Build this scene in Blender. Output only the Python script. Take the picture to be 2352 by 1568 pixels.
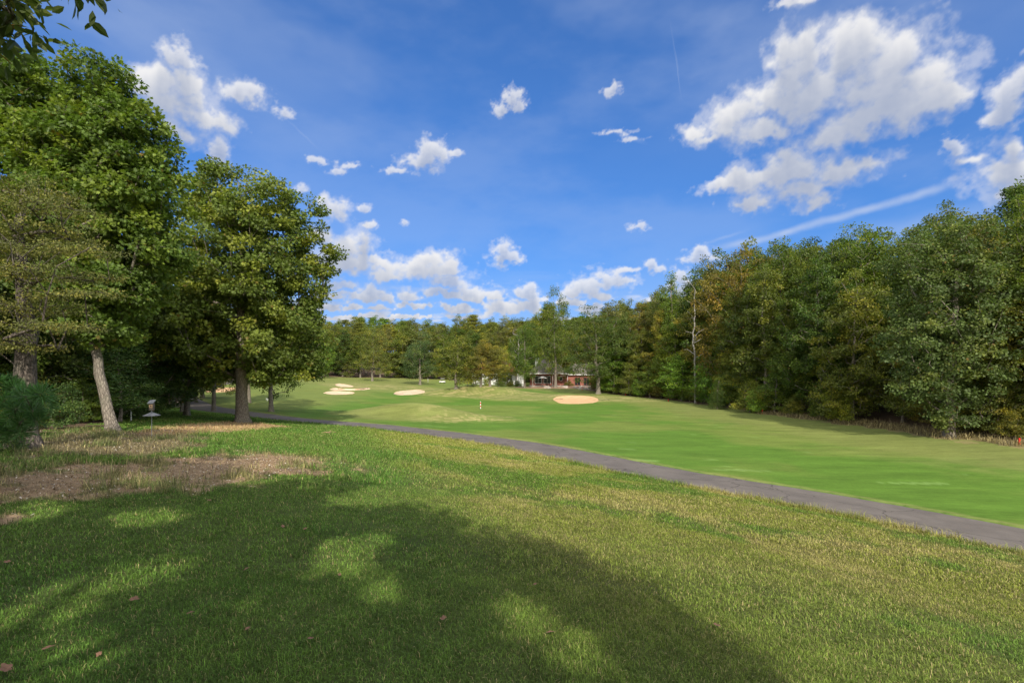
import bpy, math, random
import numpy as np
from math import sin, cos, pi, radians
S = bpy.context.scene
for o in list(bpy.data.objects): bpy.data.objects.remove(o)
COL = S.collection

# ------------------------------------------------------------------ camera, sky, sun, exposure
EYE = 1.9; F = 1176.0; HY = 838.0            # photo measured on a 2352 x 1568 grid, horizon row HY
cam = bpy.data.cameras.new('camera'); camo = bpy.data.objects.new('camera', cam); COL.objects.link(camo)
camo.location = (0, 0, EYE); camo.rotation_euler = (radians(90), 0, 0)
cam.sensor_width = 36; cam.lens = 18; cam.shift_y = (HY-784)/2352; cam.clip_end = 8000; cam.clip_start = .05
S.camera = camo
S.render.resolution_x = 1024; S.render.resolution_y = 682
S.view_settings.view_transform = 'Standard'; S.view_settings.look = 'None'; S.view_settings.gamma = 1
S.view_settings.exposure = 0.55
SUN_AZ = radians(14); SUN_EL = radians(38)    # sun stands behind the camera, a little to the right
SV = np.array([sin(SUN_AZ)*cos(SUN_EL), -cos(SUN_AZ)*cos(SUN_EL), sin(SUN_EL)])
sl = bpy.data.lights.new('sun', 'SUN'); sl.energy = 3.5; sl.angle = radians(.53); sl.color = (1, .93, .82)
so = bpy.data.objects.new('sun', sl); COL.objects.link(so)
so.rotation_euler = (pi/2-SUN_EL, 0, SUN_AZ)

def azel(px, py):
    x = (px-1176)/F; z = (HY-py)/F
    return math.atan(x), math.atan2(z, math.hypot(1, x))
CLOUDS = [  # px, py, rx, ry
 (1822,125,58,52),(1800,190,40,50),(1955,112,72,50),(2030,150,90,60),(2110,195,80,55),(2170,240,50,40),(1880,180,75,55),(1840,235,75,45),(1770,250,70,38),
 (1690,280,75,42),(1600,300,42,20),(1630,320,40,16),(2010,215,110,50),(2010,270,110,38),(1930,295,80,30),(2110,260,70,35),(1760,305,80,25),
 (1840,365,72,38),(1770,400,75,30),(1655,425,48,15),(1720,410,45,22),(1930,390,80,32),(2000,368,42,20),(1870,425,90,28),(1740,455,50,18),(1890,455,40,20),
 (2290,390,70,45),(2345,405,60,55),(2190,335,30,20),(2235,365,45,22),(2330,345,25,25),(2340,200,55,40),(2320,250,45,30),(2355,170,30,30),
 (425,135,36,32),(390,180,55,35),(330,190,40,20),(420,225,70,45),(440,185,35,30),(410,290,50,35),(560,212,50,22),(590,205,30,14),(500,272,42,22),(497,345,24,34),(495,385,18,24),(655,255,18,12),
 (1185,222,24,18),(1160,242,22,15),(1200,240,16,14),(1398,208,17,12),(980,345,32,22),(955,370,38,18),(910,390,30,7),(1035,348,22,9),(800,378,28,9),(775,390,20,6),(722,364,28,8),
 (765,478,34,26),(740,460,22,18),(690,428,18,14),(835,477,17,7),(852,515,18,9),(930,510,8,6),(792,555,52,36),(835,570,36,30),(760,575,52,32),(740,530,30,20),(800,595,60,18),
 (900,608,45,20),(960,618,62,20),(985,600,30,16),(1040,612,28,22),(905,630,50,12),(1010,632,60,12),(880,595,34,12),
 (1160,582,24,20),(1150,600,24,18),(1180,595,18,18),(855,668,32,18),(840,682,42,11),(890,682,26,11),(940,685,20,15),(925,700,14,8),
 (1030,655,42,13),(1010,680,50,10),(1075,672,45,15),(1110,685,50,12),(1200,675,26,14),(1225,690,24,12),(1150,708,42,17),(1200,708,32,12),
 (780,650,36,10),(760,675,34,10),(810,705,26,7),(880,708,34,6),(960,705,40,6),(1050,712,40,7),(760,705,30,7),(830,728,60,6),(930,728,50,5),(1060,730,40,6),
 (1400,632,36,18),(1430,642,30,13),(1370,648,36,10),(1340,665,36,20),(1310,676,28,12),(1375,675,34,13),(1500,608,17,15),(1515,620,12,9),(1562,635,20,18),(1575,665,22,25),
 (1612,576,26,15),(1600,590,36,10),(1645,588,32,11),(1300,700,40,10),(1365,708,16,12),(1345,716,20,10),(1500,690,14,8),(1440,618,34,5),(1545,655,12,18),
 (1800,12,36,16),(1845,5,32,16),(1472,515,19,9),(1415,303,30,5),(1450,318,26,5)]
W = bpy.data.worlds.new('World'); S.world = W; W.use_nodes = True
def build_world():
    nt = W.node_tree; N = nt.nodes; L = nt.links; N.clear()
    sky = N.new('ShaderNodeTexSky'); sky.sky_type = 'NISHITA'; sky.sun_disc = False; sky.sun_elevation = SUN_EL; sky.sun_rotation = pi-SUN_AZ
    sky.altitude = 300; sky.air_density = 1.0; sky.dust_density = .3; sky.ozone_density = 2.0
    def mt(op, *v):
        n = N.new('ShaderNodeMath'); n.operation = op
        for i, q in enumerate(v):
            if isinstance(q, (int, float)): n.inputs[i].default_value = q
            else: L.new(q, n.inputs[i])
        return n.outputs[0]
    sp = N.new('ShaderNodeSeparateColor'); L.new(sky.outputs[0], sp.inputs[0]); cb = N.new('ShaderNodeCombineColor')
    for i, (g, k) in enumerate(((.40,1.3),(.76,.9),(1.27,.6))):     # deep clear blue away from the sun
        x = mt('MULTIPLY', sp.outputs[i], .191); L.new(mt('DIVIDE', mt('MULTIPLY', x, g/.219), mt('ADD', mt('MULTIPLY', x, k), 1.0)), cb.inputs[i])
    tc = N.new('ShaderNodeTexCoord'); sx = N.new('ShaderNodeSeparateXYZ'); L.new(tc.outputs['Generated'], sx.inputs[0])
    mp = N.new('ShaderNodeMapping'); mp.inputs['Scale'].default_value = (1, 1, 2.2); L.new(tc.outputs['Generated'], mp.inputs[0])
    nz = N.new('ShaderNodeTexNoise'); nz.inputs['Scale'].default_value = 2.6; nz.inputs['Detail'].default_value = 5; L.new(mp.outputs[0], nz.inputs['Vector'])
    mr = N.new('ShaderNodeMapRange'); mr.interpolation_type = 'SMOOTHSTEP'; L.new(nz.outputs['Fac'], mr.inputs[0]); mr.inputs[1].default_value = .36; mr.inputs[2].default_value = .50
    m1 = N.new('ShaderNodeMix'); m1.data_type = 'RGBA'; L.new(mr.outputs[0], m1.inputs[0]); L.new(sky.outputs[0], m1.inputs[6]); m1.inputs[7].default_value = (7.4, 7.3, 7.1, 1)   # unseen bright cloud behind the camera, added as white fill for the shade
    fr = N.new('ShaderNodeMapRange'); fr.interpolation_type = 'SMOOTHSTEP'; L.new(sx.outputs[1], fr.inputs[0]); fr.inputs[1].default_value = .12; fr.inputs[2].default_value = .46
    m2 = N.new('ShaderNodeMix'); m2.data_type = 'RGBA'; L.new(fr.outputs[0], m2.inputs[0]); L.new(m1.outputs[2], m2.inputs[6]); L.new(cb.outputs[0], m2.inputs[7])
    bg = N.new('ShaderNodeBackground'); bg.inputs['Strength'].default_value = .15; L.new(m2.outputs[2], bg.inputs[0])
    out = N.new('ShaderNodeOutputWorld'); L.new(bg.outputs[0], out.inputs[0])
build_world()

# ------------------------------------------------------------------ numeric helpers
def vnoise(x, y, seed=0):
    x = np.asarray(x, float); y = np.asarray(y, float)
    xi = np.floor(x).astype(np.int64); yi = np.floor(y).astype(np.int64); fx = x-xi; fy = y-yi
    fx = fx*fx*(3-2*fx); fy = fy*fy*(3-2*fy)
    def h(a, b):
        n = (a*374761393 + b*668265263 + seed*974711) & 0xffffffff
        n = ((n ^ (n >> 13))*1274126177) & 0xffffffff
        return ((n ^ (n >> 16)) & 0xffff)/65535.0
    return (h(xi,yi)*(1-fx)+h(xi+1,yi)*fx)*(1-fy)+(h(xi,yi+1)*(1-fx)+h(xi+1,yi+1)*fx)*fy
def fbm(x, y, seed=0, oct=4):
    s = 0; a = .5; t = 0
    for i in range(oct):
        s = s+a*vnoise(x*2**i, y*2**i, seed+i*17); t += a; a *= .55
    return s/t
def sstep(a, b, v):
    t = np.clip((v-a)/(b-a), 0, 1); return t*t*(3-2*t)
def inpoly(px, py, poly):
    r = np.zeros(np.shape(px), bool); n = len(poly)
    for i in range(n):
        x0, y0 = poly[i]; x1, y1 = poly[(i+1) % n]
        if y0 == y1: continue
        c = ((y0 > py) != (y1 > py)) & (px < (x1-x0)*(py-y0)/(y1-y0)+x0); r ^= c
    return r
def pol(px, py, D): return ((px-1176)/F*D, D, EYE-(py-HY)/F*D)

# ------------------------------------------------------------------ terrain height from surveyed spots
CP = [pol(*c) for c in [
 (55,1028,13),(348,1005,15),(262,990,20),(557,970,30),(705,1008,20),(840,1056,14),(900,999,30),(622,945,46),(571,925,56),(491,944,42),(429,953,37),
 (450,925,52),(465,914,60),(363,929,45),(275,968,26),(410,915,60),(435,892,86),(485,884,97),(540,871,118),
 (1176,1067,20),(1176,1132,12),
 (1104,938,63),(1300,960,50),(1600,980,43),(1900,1050,28),(2200,1100,23),(2352,1130,20.5),
 (1750,948,56),(1900,965,48),(2050,985,41.5),(2180,1005,36.5),(2352,1025,32),(1560,920,76),(1400,903,94),
 (1322,927,70),(1322,908,77),(1374,905,92),(1278,890,112),(1205,891,108),(1300,886,122),(1430,925,70),(1200,920,72),
 (940,907,84),(940,895,90),(965,884,115),(855,875,135),(740,868,142),(1048,893,106),(1130,888,115),(1110,886.5,122),
 (780,905,80),(800,896,86),(790,882,94),(700,868,108),(640,869,112),(608,879,100),(608,872,106),(510,900,72),(510,890,79),(700,925,62),(640,900,80),
 (0,990,18),(1000,925,70),(1200,1021,32),(1568,1092,22.5),(1968,1162,17.3),(2352,1236,14.3),(1000,994,38),(871,978.5,40),(750,969,42),(639,960,43),(584,952,45),(510,942,47),(435,931,52),(1200,1002,37),(1568,1070,25.5),(1968,1135,20),(2352,1200,16.5)]]
CP += [(0,0,0),(-3,0,.05),(3,0,-.42),(0,3,-.02),(-4,4,.0),(4,4,-.72),(8,8,-1.7),(0,6,-.4),(-6,8,-.1),(-20,8,.2),(-40,40,-1.0),(-80,80,-1),(-70,150,0),(-30,125,-1.6),(-22,135,-1.6),
 (34,34,-3.1),(52,44,-1.0),(75,60,3),(60,90,1),(95,75,7),(110,120,11),(45,110,-2.4),(60,140,2),(0,170,-2.2),(0,215,0),(0,330,13),(-150,300,9),(150,300,24),(150,100,15),(-150,120,2),
 (0,-20,.8),(-30,-20,.9),(30,-20,-1.6),(50,0,-3),(30,8,-3.2),(0,-80,2),(90,-30,-2),(-90,-20,2),(0,420,13),(-60,220,1.5),(90,200,9)]
CP = np.array(CP, float)
def tps_fit(P, z, lam=.002):
    n = len(P); d = np.linalg.norm(P[:,None]-P[None], axis=2); K = np.where(d > 0, d*d*np.log(d+1e-9), 0)
    K = K/1000.0 + lam*np.eye(n)
    A = np.zeros((n+3, n+3)); A[:n,:n] = K; A[:n,n] = 1; A[:n,n+1:] = P; A[n,:n] = 1; A[n+1:,:n] = P.T
    b = np.zeros(n+3); b[:n] = z
    return np.linalg.solve(A, b)
def warp(P):    # compress far distances so the spline stays calm
    r = np.linalg.norm(P, axis=-1, keepdims=True); return P/np.maximum(r,1e-6)*(np.log1p(r/15.)*15.)
TW = tps_fit(warp(CP[:,:2]), CP[:,2], .02)
CPW = warp(CP[:,:2])
def tz(x, y):
    x = np.asarray(x, float); y = np.asarray(y, float); sh = x.shape; P = np.stack([x.ravel(), y.ravel()], 1)
    r = np.linalg.norm(P, axis=1); k = np.minimum(1, 430/np.maximum(r, 1)); Pw = warp(P*k[:,None])
    out = np.empty(len(P))
    for i in range(0, len(P), 20000):
        q = Pw[i:i+20000]; d2 = ((q[:,None]-CPW[None])**2).sum(2)
        out[i:i+20000] = (d2*np.log(d2+1e-18)*.5/1000.)@TW[:len(CP)]+TW[len(CP)]+q@TW[len(CP)+1:]
    X, Y = P[:,0], P[:,1]
    def g(cx, cy, sx, sy, h, a=0):
        dx = X-cx; dy = Y-cy; u = dx*cos(a)+dy*sin(a); v = -dx*sin(a)+dy*cos(a); return h*np.exp(-(u/sx)**2-(v/sy)**2)
    out += g(-9.5, 51, 6.0, 2.4, 1.4, -.15)+g(-5.5, 88, 7.5, 3.2, 1.6)+g(9.5, 82, 7.5, 3.2, .25)
    out += (fbm(X/2.2, Y/2.2, 5, 3)-.5)*.05*np.minimum(1, r/4)
    return out.reshape(sh)
def tz1(x, y): return float(tz(np.array([x]), np.array([y]))[0])
_Dm = np.geomspace(2, 260, 2500)
def gp(px, py):
    X = (px-1176)/F*_Dm; Zr = EYE-(py-HY)/F*_Dm; h = tz(X, _Dm)
    k = np.argmax(Zr < h) if (Zr < h).any() else len(_Dm)-1
    D = _Dm[k]; return np.array([(px-1176)/F*D, D, h[k]])
def topx(x, y, z):
    yy = np.maximum(y, .05); return np.where(y > .05, 1176+x/yy*F, -9999), np.where(y > .05, HY+(EYE-z)/yy*F, 9999)

# ------------------------------------------------------------------ object helpers
def link(o, parent=None):
    COL.objects.link(o)
    if parent is not None: o.parent = parent
    return o
def npmesh(name, V, Fc, mat=None, attrs=None, smooth=False):
    me = bpy.data.meshes.new(name); V = np.ascontiguousarray(V, np.float32); Fc = np.ascontiguousarray(Fc, np.int32)
    me.vertices.add(len(V)); me.vertices.foreach_set('co', V.ravel())
    k = Fc.shape[1]; me.loops.add(Fc.size); me.loops.foreach_set('vertex_index', Fc.ravel())
    me.polygons.add(len(Fc)); me.polygons.foreach_set('loop_start', np.arange(0, Fc.size, k, dtype=np.int32))
    me.polygons.foreach_set('use_smooth', np.full(len(Fc), smooth))
    for n, a in (attrs or {}).items():
        a = np.asarray(a, np.float32)
        if a.ndim == 1: me.attributes.new(n, 'FLOAT', 'POINT').data.foreach_set('value', a)
        else:
            c = np.ones((len(a), 4), np.float32); c[:,:3] = a
            me.attributes.new(n, 'FLOAT_COLOR', 'POINT').data.foreach_set('color', c.ravel())
    me.update(calc_edges=True); me.validate()
    if mat: me.materials.append(mat)
    return me
def tag(o, label=None, cat=None, group=None, kind=None):
    if label: o['label'] = label
    if cat: o['category'] = cat
    if group: o['group'] = group
    if kind: o['kind'] = kind
    return o
def empty(name, loc, label, cat, group=None, rz=0):
    o = bpy.data.objects.new(name, None); o.location = loc; o.rotation_euler = (0,0,rz); o.empty_display_size = .2
    link(o); return tag(o, label, cat, group)
class MB:
    def __init__(s): s.v = []; s.f = []
    def add(s, vs, fs):
        b = len(s.v); s.v += [tuple(map(float, v)) for v in vs]; s.f += [tuple(i+b for i in f) for f in fs]; return s
    def box(s, c, d, rz=0, ta=0):
        x, y, z = [k/2 for k in d]; vs = []
        for sx, sy, sz in ((-1,-1,-1),(1,-1,-1),(1,1,-1),(-1,1,-1),(-1,-1,1),(1,-1,1),(1,1,1),(-1,1,1)):
            k = 1-ta if sz > 0 else 1; px, py = sx*x*k, sy*y*k
            vs.append((c[0]+px*cos(rz)-py*sin(rz), c[1]+px*sin(rz)+py*cos(rz), c[2]+sz*z))
        return s.add(vs, [(0,3,2,1),(4,5,6,7),(0,1,5,4),(1,2,6,5),(2,3,7,6),(3,0,4,7)])
    def tube(s, p, q, r0, r1=None, n=8):
        r1 = r0 if r1 is None else r1; p = np.array(p, float); q = np.array(q, float); d = q-p; d /= np.linalg.norm(d)
        a = np.cross(d, (0,0,1) if abs(d[2]) < .9 else (1,0,0)); a /= np.linalg.norm(a); b = np.cross(d, a); vs = []
        for c, r in ((p, r0), (q, r1)):
            for i in range(n): t = 2*pi*i/n; vs.append(c+a*r*cos(t)+b*r*sin(t))
        return s.add(vs, [(i, (i+1) % n, n+(i+1) % n, n+i) for i in range(n)]+[tuple(range(n))[::-1], tuple(range(n, 2*n))])
    def build(s, name, mat, parent=None, smooth=False, bevel=0):
        me = bpy.data.meshes.new(name); me.from_pydata(s.v, [], s.f); me.validate(); me.materials.append(mat)
        if smooth: me.polygons.foreach_set('use_smooth', [True]*len(me.polygons))
        o = link(bpy.data.objects.new(name, me), parent)
        if bevel: m = o.modifiers.new('bevel', 'BEVEL'); m.width = bevel; m.segments = 2; m.limit_method = 'ANGLE'
        return o

# ------------------------------------------------------------------ materials
class NT:
    def __init__(s, name):
        s.m = bpy.data.materials.new(name); s.m.use_nodes = True; s.t = s.m.node_tree; s.N = s.t.nodes; s.L = s.t.links
        s.b = s.N['Principled BSDF']; s.out = s.N['Material Output']
    def n(s, t, ins=None, **k):
        n = s.N.new(t)
        for a, v in k.items(): setattr(n, a, v)
        for a, v in (ins or {}).items():
            if isinstance(v, bpy.types.NodeSocket): s.L.new(v, n.inputs[a])
            else: n.inputs[a].default_value = v
        return n
    def noise(s, scale, detail=4, rough=.55, vec=None, sc=None):
        if vec is None: vec = s.n('ShaderNodeTexCoord').outputs['Object']
        if sc: vec = s.n('ShaderNodeVectorMath', {0: vec, 1: sc}, operation='MULTIPLY').outputs[0]
        return s.n('ShaderNodeTexNoise', {'Vector': vec, 'Scale': scale, 'Detail': detail, 'Roughness': rough}).outputs['Fac']
    def ramp(s, fac, pts):
        n = s.n('ShaderNodeValToRGB', {0: fac}); e = n.color_ramp.elements
        while len(e) < len(pts): e.new(.5)
        for i, (p, c) in enumerate(pts): e[i].position = p; e[i].color = (*c, 1)
        return n.outputs[0]
    def mix(s, fac, a, b, mode='MIX'):
        n = s.n('ShaderNodeMix', {0: fac, 6: a, 7: b}, data_type='RGBA', blend_type=mode); return n.outputs[2]
    def bump(s, h, strength, dist):
        n = s.n('ShaderNodeBump', {'Height': h, 'Strength': strength, 'Distance': dist}); s.L.new(n.outputs[0], s.b.inputs['Normal'])
    def base(s, c, rough=.8, spec=.3, metal=0):
        if isinstance(c, tuple): s.b.inputs['Base Color'].default_value = (*c, 1)
        else: s.L.new(c, s.b.inputs['Base Color'])
        s.b.inputs['Roughness'].default_value = rough; s.b.inputs['Specular IOR Level'].default_value = spec; s.b.inputs['Metallic'].default_value = metal
        return s.m
def V4(c): return (*c, 1)
def simple(name, c, c2=None, scale=8, rough=.7, spec=.3, bump=.2, metal=0, sc=None):
    t = NT(name); c2 = c2 or tuple(k*.72 for k in c); nz = t.noise(scale, 6, .6, sc=sc)
    col = t.ramp(nz, [(.3, c2), (.7, c)]); t.bump(nz, bump, .02); return t.base(col, rough, spec, metal)

def mat_leaf(name, trans=.40, rough=.5, hue=1.0):
    t = NT(name); oi = t.n('ShaderNodeObjectInfo').outputs['Color']
    rnd = t.n('ShaderNodeAttribute', attribute_name='rnd').outputs['Fac']; cl = t.n('ShaderNodeAttribute', attribute_name='cl').outputs['Fac']
    v = t.n('ShaderNodeMapRange', {0: rnd, 3: .62, 4: 1.38}).outputs[0]; v2 = t.n('ShaderNodeMapRange', {0: cl, 3: .72, 4: 1.3}).outputs[0]
    vv = t.n('ShaderNodeMath', {0: v, 1: v2}, operation='MULTIPLY').outputs[0]
    c = t.n('ShaderNodeVectorMath', {0: oi, 'Scale': vv}, operation='SCALE').outputs[0]
    yel = t.n('ShaderNodeVectorMath', {0: c, 1: (1.75, 1.22, .75)}, operation='MULTIPLY').outputs[0]
    yf = t.n('ShaderNodeMapRange', {0: cl, 1: .55, 2: 1.0, 3: 0, 4: .55*hue}).outputs[0]; c = t.mix(yf, c, yel)
    rf = t.n('ShaderNodeMapRange', {0: rnd, 1: .965, 2: 1.0, 3: 0, 4: .8*hue}).outputs[0]; c = t.mix(rf, c, V4((.20, .085, .02)))
    t.base(c, rough, .35)
    tc = t.n('ShaderNodeVectorMath', {0: c, 1: (1.25, 1.35, .7)}, operation='MULTIPLY').outputs[0]
    tr = t.n('ShaderNodeBsdfTranslucent', {'Color': tc}); ms = t.n('ShaderNodeMixShader', {0: trans, 1: t.b.outputs[0], 2: tr.outputs[0]})
    t.L.new(ms.outputs[0], t.out.inputs[0]); return t.m
def mat_bark(name, a, b, scale=6):
    t = NT(name); co = t.n('ShaderNodeTexCoord').outputs['Object']
    n1 = t.noise(scale, 7, .65, co, (5, 5, 1.1)); n2 = t.noise(1.7, 3, .5, co); vo = t.n('ShaderNodeTexVoronoi', {'Vector': t.n('ShaderNodeVectorMath', {0: co, 1: (16, 16, 4)}, operation='MULTIPLY').outputs[0], 'Scale': 1.0}, feature='DISTANCE_TO_EDGE').outputs['Distance']
    c = t.ramp(n1, [(.32, b), (.62, a)]); c = t.mix(t.n('ShaderNodeMapRange', {0: vo, 1: 0, 2: .22, 3: .75, 4: 0}).outputs[0], c, V4(tuple(k*.45 for k in b)))
    c = t.mix(t.n('ShaderNodeMapRange', {0: n2, 1: .5, 2: .7, 3: 0, 4: .35}).outputs[0], c, V4((.16, .17, .11)))
    h = t.n('ShaderNodeMath', {0: n1, 1: vo}, operation='ADD').outputs[0]; t.bump(h, .8, .05); return t.base(c, .9, .15)
M = {}
M['leaf'] = mat_leaf('foliage'); M['leaf_dry'] = mat_leaf('dry_foliage', .35, .6, .8); M['needle'] = mat_leaf('pine_needles', .2, .5, .3)
M['bark'] = mat_bark('grey_bark', (.37,.32,.255), (.15,.125,.10)); M['bark_dark'] = mat_bark('dark_bark', (.20,.165,.135), (.085,.07,.06))
M['bark_pale'] = mat_bark('bleached_wood', (.50,.46,.41), (.27,.245,.215))

def mat_ground():
    t = NT('turf_and_soil'); c = t.n('ShaderNodeAttribute', attribute_name='gcol').outputs['Color']
    rough = t.n('ShaderNodeAttribute', attribute_name='rgh').outputs['Fac']
    co = t.n('ShaderNodeTexCoord').outputs['Object']
    n1 = t.noise(55, 5, .7, co); n2 = t.noise(7, 4, .6, co); n3 = t.noise(.9, 4, .6, co, (.25, 1, 1))
    a = t.n('ShaderNodeMapRange', {0: n1, 1: .25, 2: .75, 3: -.5, 4: .5}).outputs[0]; a = t.n('ShaderNodeMath', {0: a, 1: rough}, operation='MULTIPLY').outputs[0]
    b = t.n('ShaderNodeMapRange', {0: n2, 1: .3, 2: .7, 3: -.09, 4: .09}).outputs[0]
    d = t.n('ShaderNodeMapRange', {0: n3, 1: .3, 2: .7, 3: -.17, 4: .17}).outputs[0]
    n4 = t.noise(5.5, 4, .65, co, (.22, 1, 1)); e = t.n('ShaderNodeMapRange', {0: n4, 1: .3, 2: .7, 3: -.13, 4: .13}).outputs[0]; s = t.n('ShaderNodeMath', {0: a, 1: b}, operation='ADD').outputs[0]; s = t.n('ShaderNodeMath', {0: s, 1: e}, operation='ADD').outputs[0]; s = t.n('ShaderNodeMath', {0: s, 1: d}, operation='ADD').outputs[0]; s = t.n('ShaderNodeMath', {0: s, 1: 1.0}, operation='ADD').outputs[0]
    c = t.n('ShaderNodeVectorMath', {0: c, 'Scale': s}, operation='SCALE').outputs[0]
    t.b.inputs['Sheen Weight'].default_value = 0.0
    nn = t.noise(26, 6, .7, co); t.bump(nn, .35, .03); return t.base(c, .95, .1)
M['ground'] = mat_ground()
def mat_blade():
    t = NT('grass_blades'); c = t.n('ShaderNodeAttribute', attribute_name='gcol').outputs['Color']
    t.base(c, .6, .25); tr = t.n('ShaderNodeBsdfTranslucent', {'Color': c}); ms = t.n('ShaderNodeMixShader', {0: .25, 1: t.b.outputs[0], 2: tr.outputs[0]})
    t.L.new(ms.outputs[0], t.out.inputs[0]); return t.m
M['blade'] = mat_blade()
def mat_asphalt():
    t = NT('worn_asphalt'); co = t.n('ShaderNodeTexCoord').outputs['Object']
    f = t.noise(90, 4, .8, co); l = t.noise(.7, 5, .6, co); g = t.noise(5, 5, .65, co)
    c = t.ramp(l, [(.3, (.098,.083,.072)), (.7, (.16,.137,.117))])
    c = t.mix(t.n('ShaderNodeMapRange', {0: f, 1: .5, 2: .8, 3: 0, 4: .5}).outputs[0], c, V4((.27,.25,.235)))
    c = t.mix(t.n('ShaderNodeMapRange', {0: g, 1: .56, 2: .75, 3: 0, 4: .55}).outputs[0], c, V4((.165,.13,.10)))
    cr = t.n('ShaderNodeTexVoronoi', {'Vector': t.n('ShaderNodeVectorMath', {0: co, 1: t.n('ShaderNodeTexNoise', {'Vector': co, 'Scale': 1.2, 'Detail': 5}).outputs['Color']}, operation='ADD').outputs[0], 'Scale': .33}, feature='DISTANCE_TO_EDGE').outputs['Distance']
    c = t.mix(t.n('ShaderNodeMapRange', {0: cr, 1: .0, 2: .012, 3: .8, 4: 0}).outputs[0], c, V4((.03,.025,.02)))
    c = t.mix(t.n('ShaderNodeMapRange', {0: t.noise(2.2, 6, .7, co, (.5,1,1)), 1: .60, 2: .78, 3: 0, 4: .45}).outputs[0], c, V4((.24,.21,.185)))
    t.bump(f, .5, .01); return t.base(c, .85, .3)
M['asphalt'] = mat_asphalt()
M['sand'] = simple('bunker_sand', (.66,.50,.34), (.55,.40,.26), 1.6, .95, .1, .3)
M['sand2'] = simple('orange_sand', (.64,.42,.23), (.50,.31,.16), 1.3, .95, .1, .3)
M['white'] = simple('white_paint', (.78,.78,.75), (.66,.66,.63), 4); M['brick'] = None
def mat_brick():
    t = NT('red_brick'); co = t.n('ShaderNodeTexCoord').outputs['Object']
    v = t.n('ShaderNodeMapping', {'Vector': co, 'Rotation': (pi/2, 0, 0)}).outputs[0]
    b = t.n('ShaderNodeTexBrick', {'Vector': v, 'Color1': (.36,.115,.075,1), 'Color2': (.27,.08,.055,1), 'Mortar': (.40,.33,.28,1), 'Scale': 1.0, 'Mortar Size': .008, 'Brick Width': .22, 'Row Height': .075})
    c = t.mix(t.noise(1.5, 4, .6, co), b.outputs[0], V4((.30,.10,.07))); return t.base(c, .85, .2)
M['brick'] = mat_brick()
M['shingle'] = simple('roof_shingle', (.17,.15,.13), (.11,.095,.082), 5, .9, .15, .4, sc=(1,1,5))
M['dark'] = simple('dark_glass', (.03,.033,.037), (.015,.017,.02), 3, .15, .5, 0)
M['redpaint'] = simple('red_paint', (.72,.045,.025), (.55,.035,.02), 6, .5); M['yellow'] = simple('yellow_paint', (.75,.55,.06), (.6,.42,.05), 6, .5)
M['steel'] = simple('galvanised_steel', (.36,.37,.38), (.25,.26,.27), 12, .5, .5, .1, .5)
M['wood'] = simple('weathered_wood', (.17,.14,.11), (.10,.08,.065), 9, .9, .15, .5, sc=(3,3,1)); M['pinewood'] = simple('bare_wood', (.46,.31,.19), (.34,.22,.13), 9, .9, .15, .5, sc=(3,3,1))
M['roofslate'] = simple('grey_tin', (.17,.175,.19), (.11,.115,.13), 7, .6, .3, .2)
M['deadleaf'] = simple('dead_leaf', (.27,.15,.09), (.15,.08,.05), 30, .8, .2, .4)
M['rock'] = simple('pale_rock', (.48,.42,.35), (.28,.23,.19), 3, .9, .2, .8)
M['mulch'] = simple('mulch', (.22,.085,.05), (.12,.05,.032), 14, .95, .1, .8)
M['concrete'] = simple('concrete', (.42,.37,.32), (.32,.27,.23), 2.5, .9, .15, .3)
M['cloth'] = simple('grey_canvas', (.45,.43,.40), (.35,.33,.31), 3, .9, .1, .1)
M['dark2'] = simple('dark_metal', (.06,.06,.06), (.04,.04,.04), 6, .6)

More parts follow.
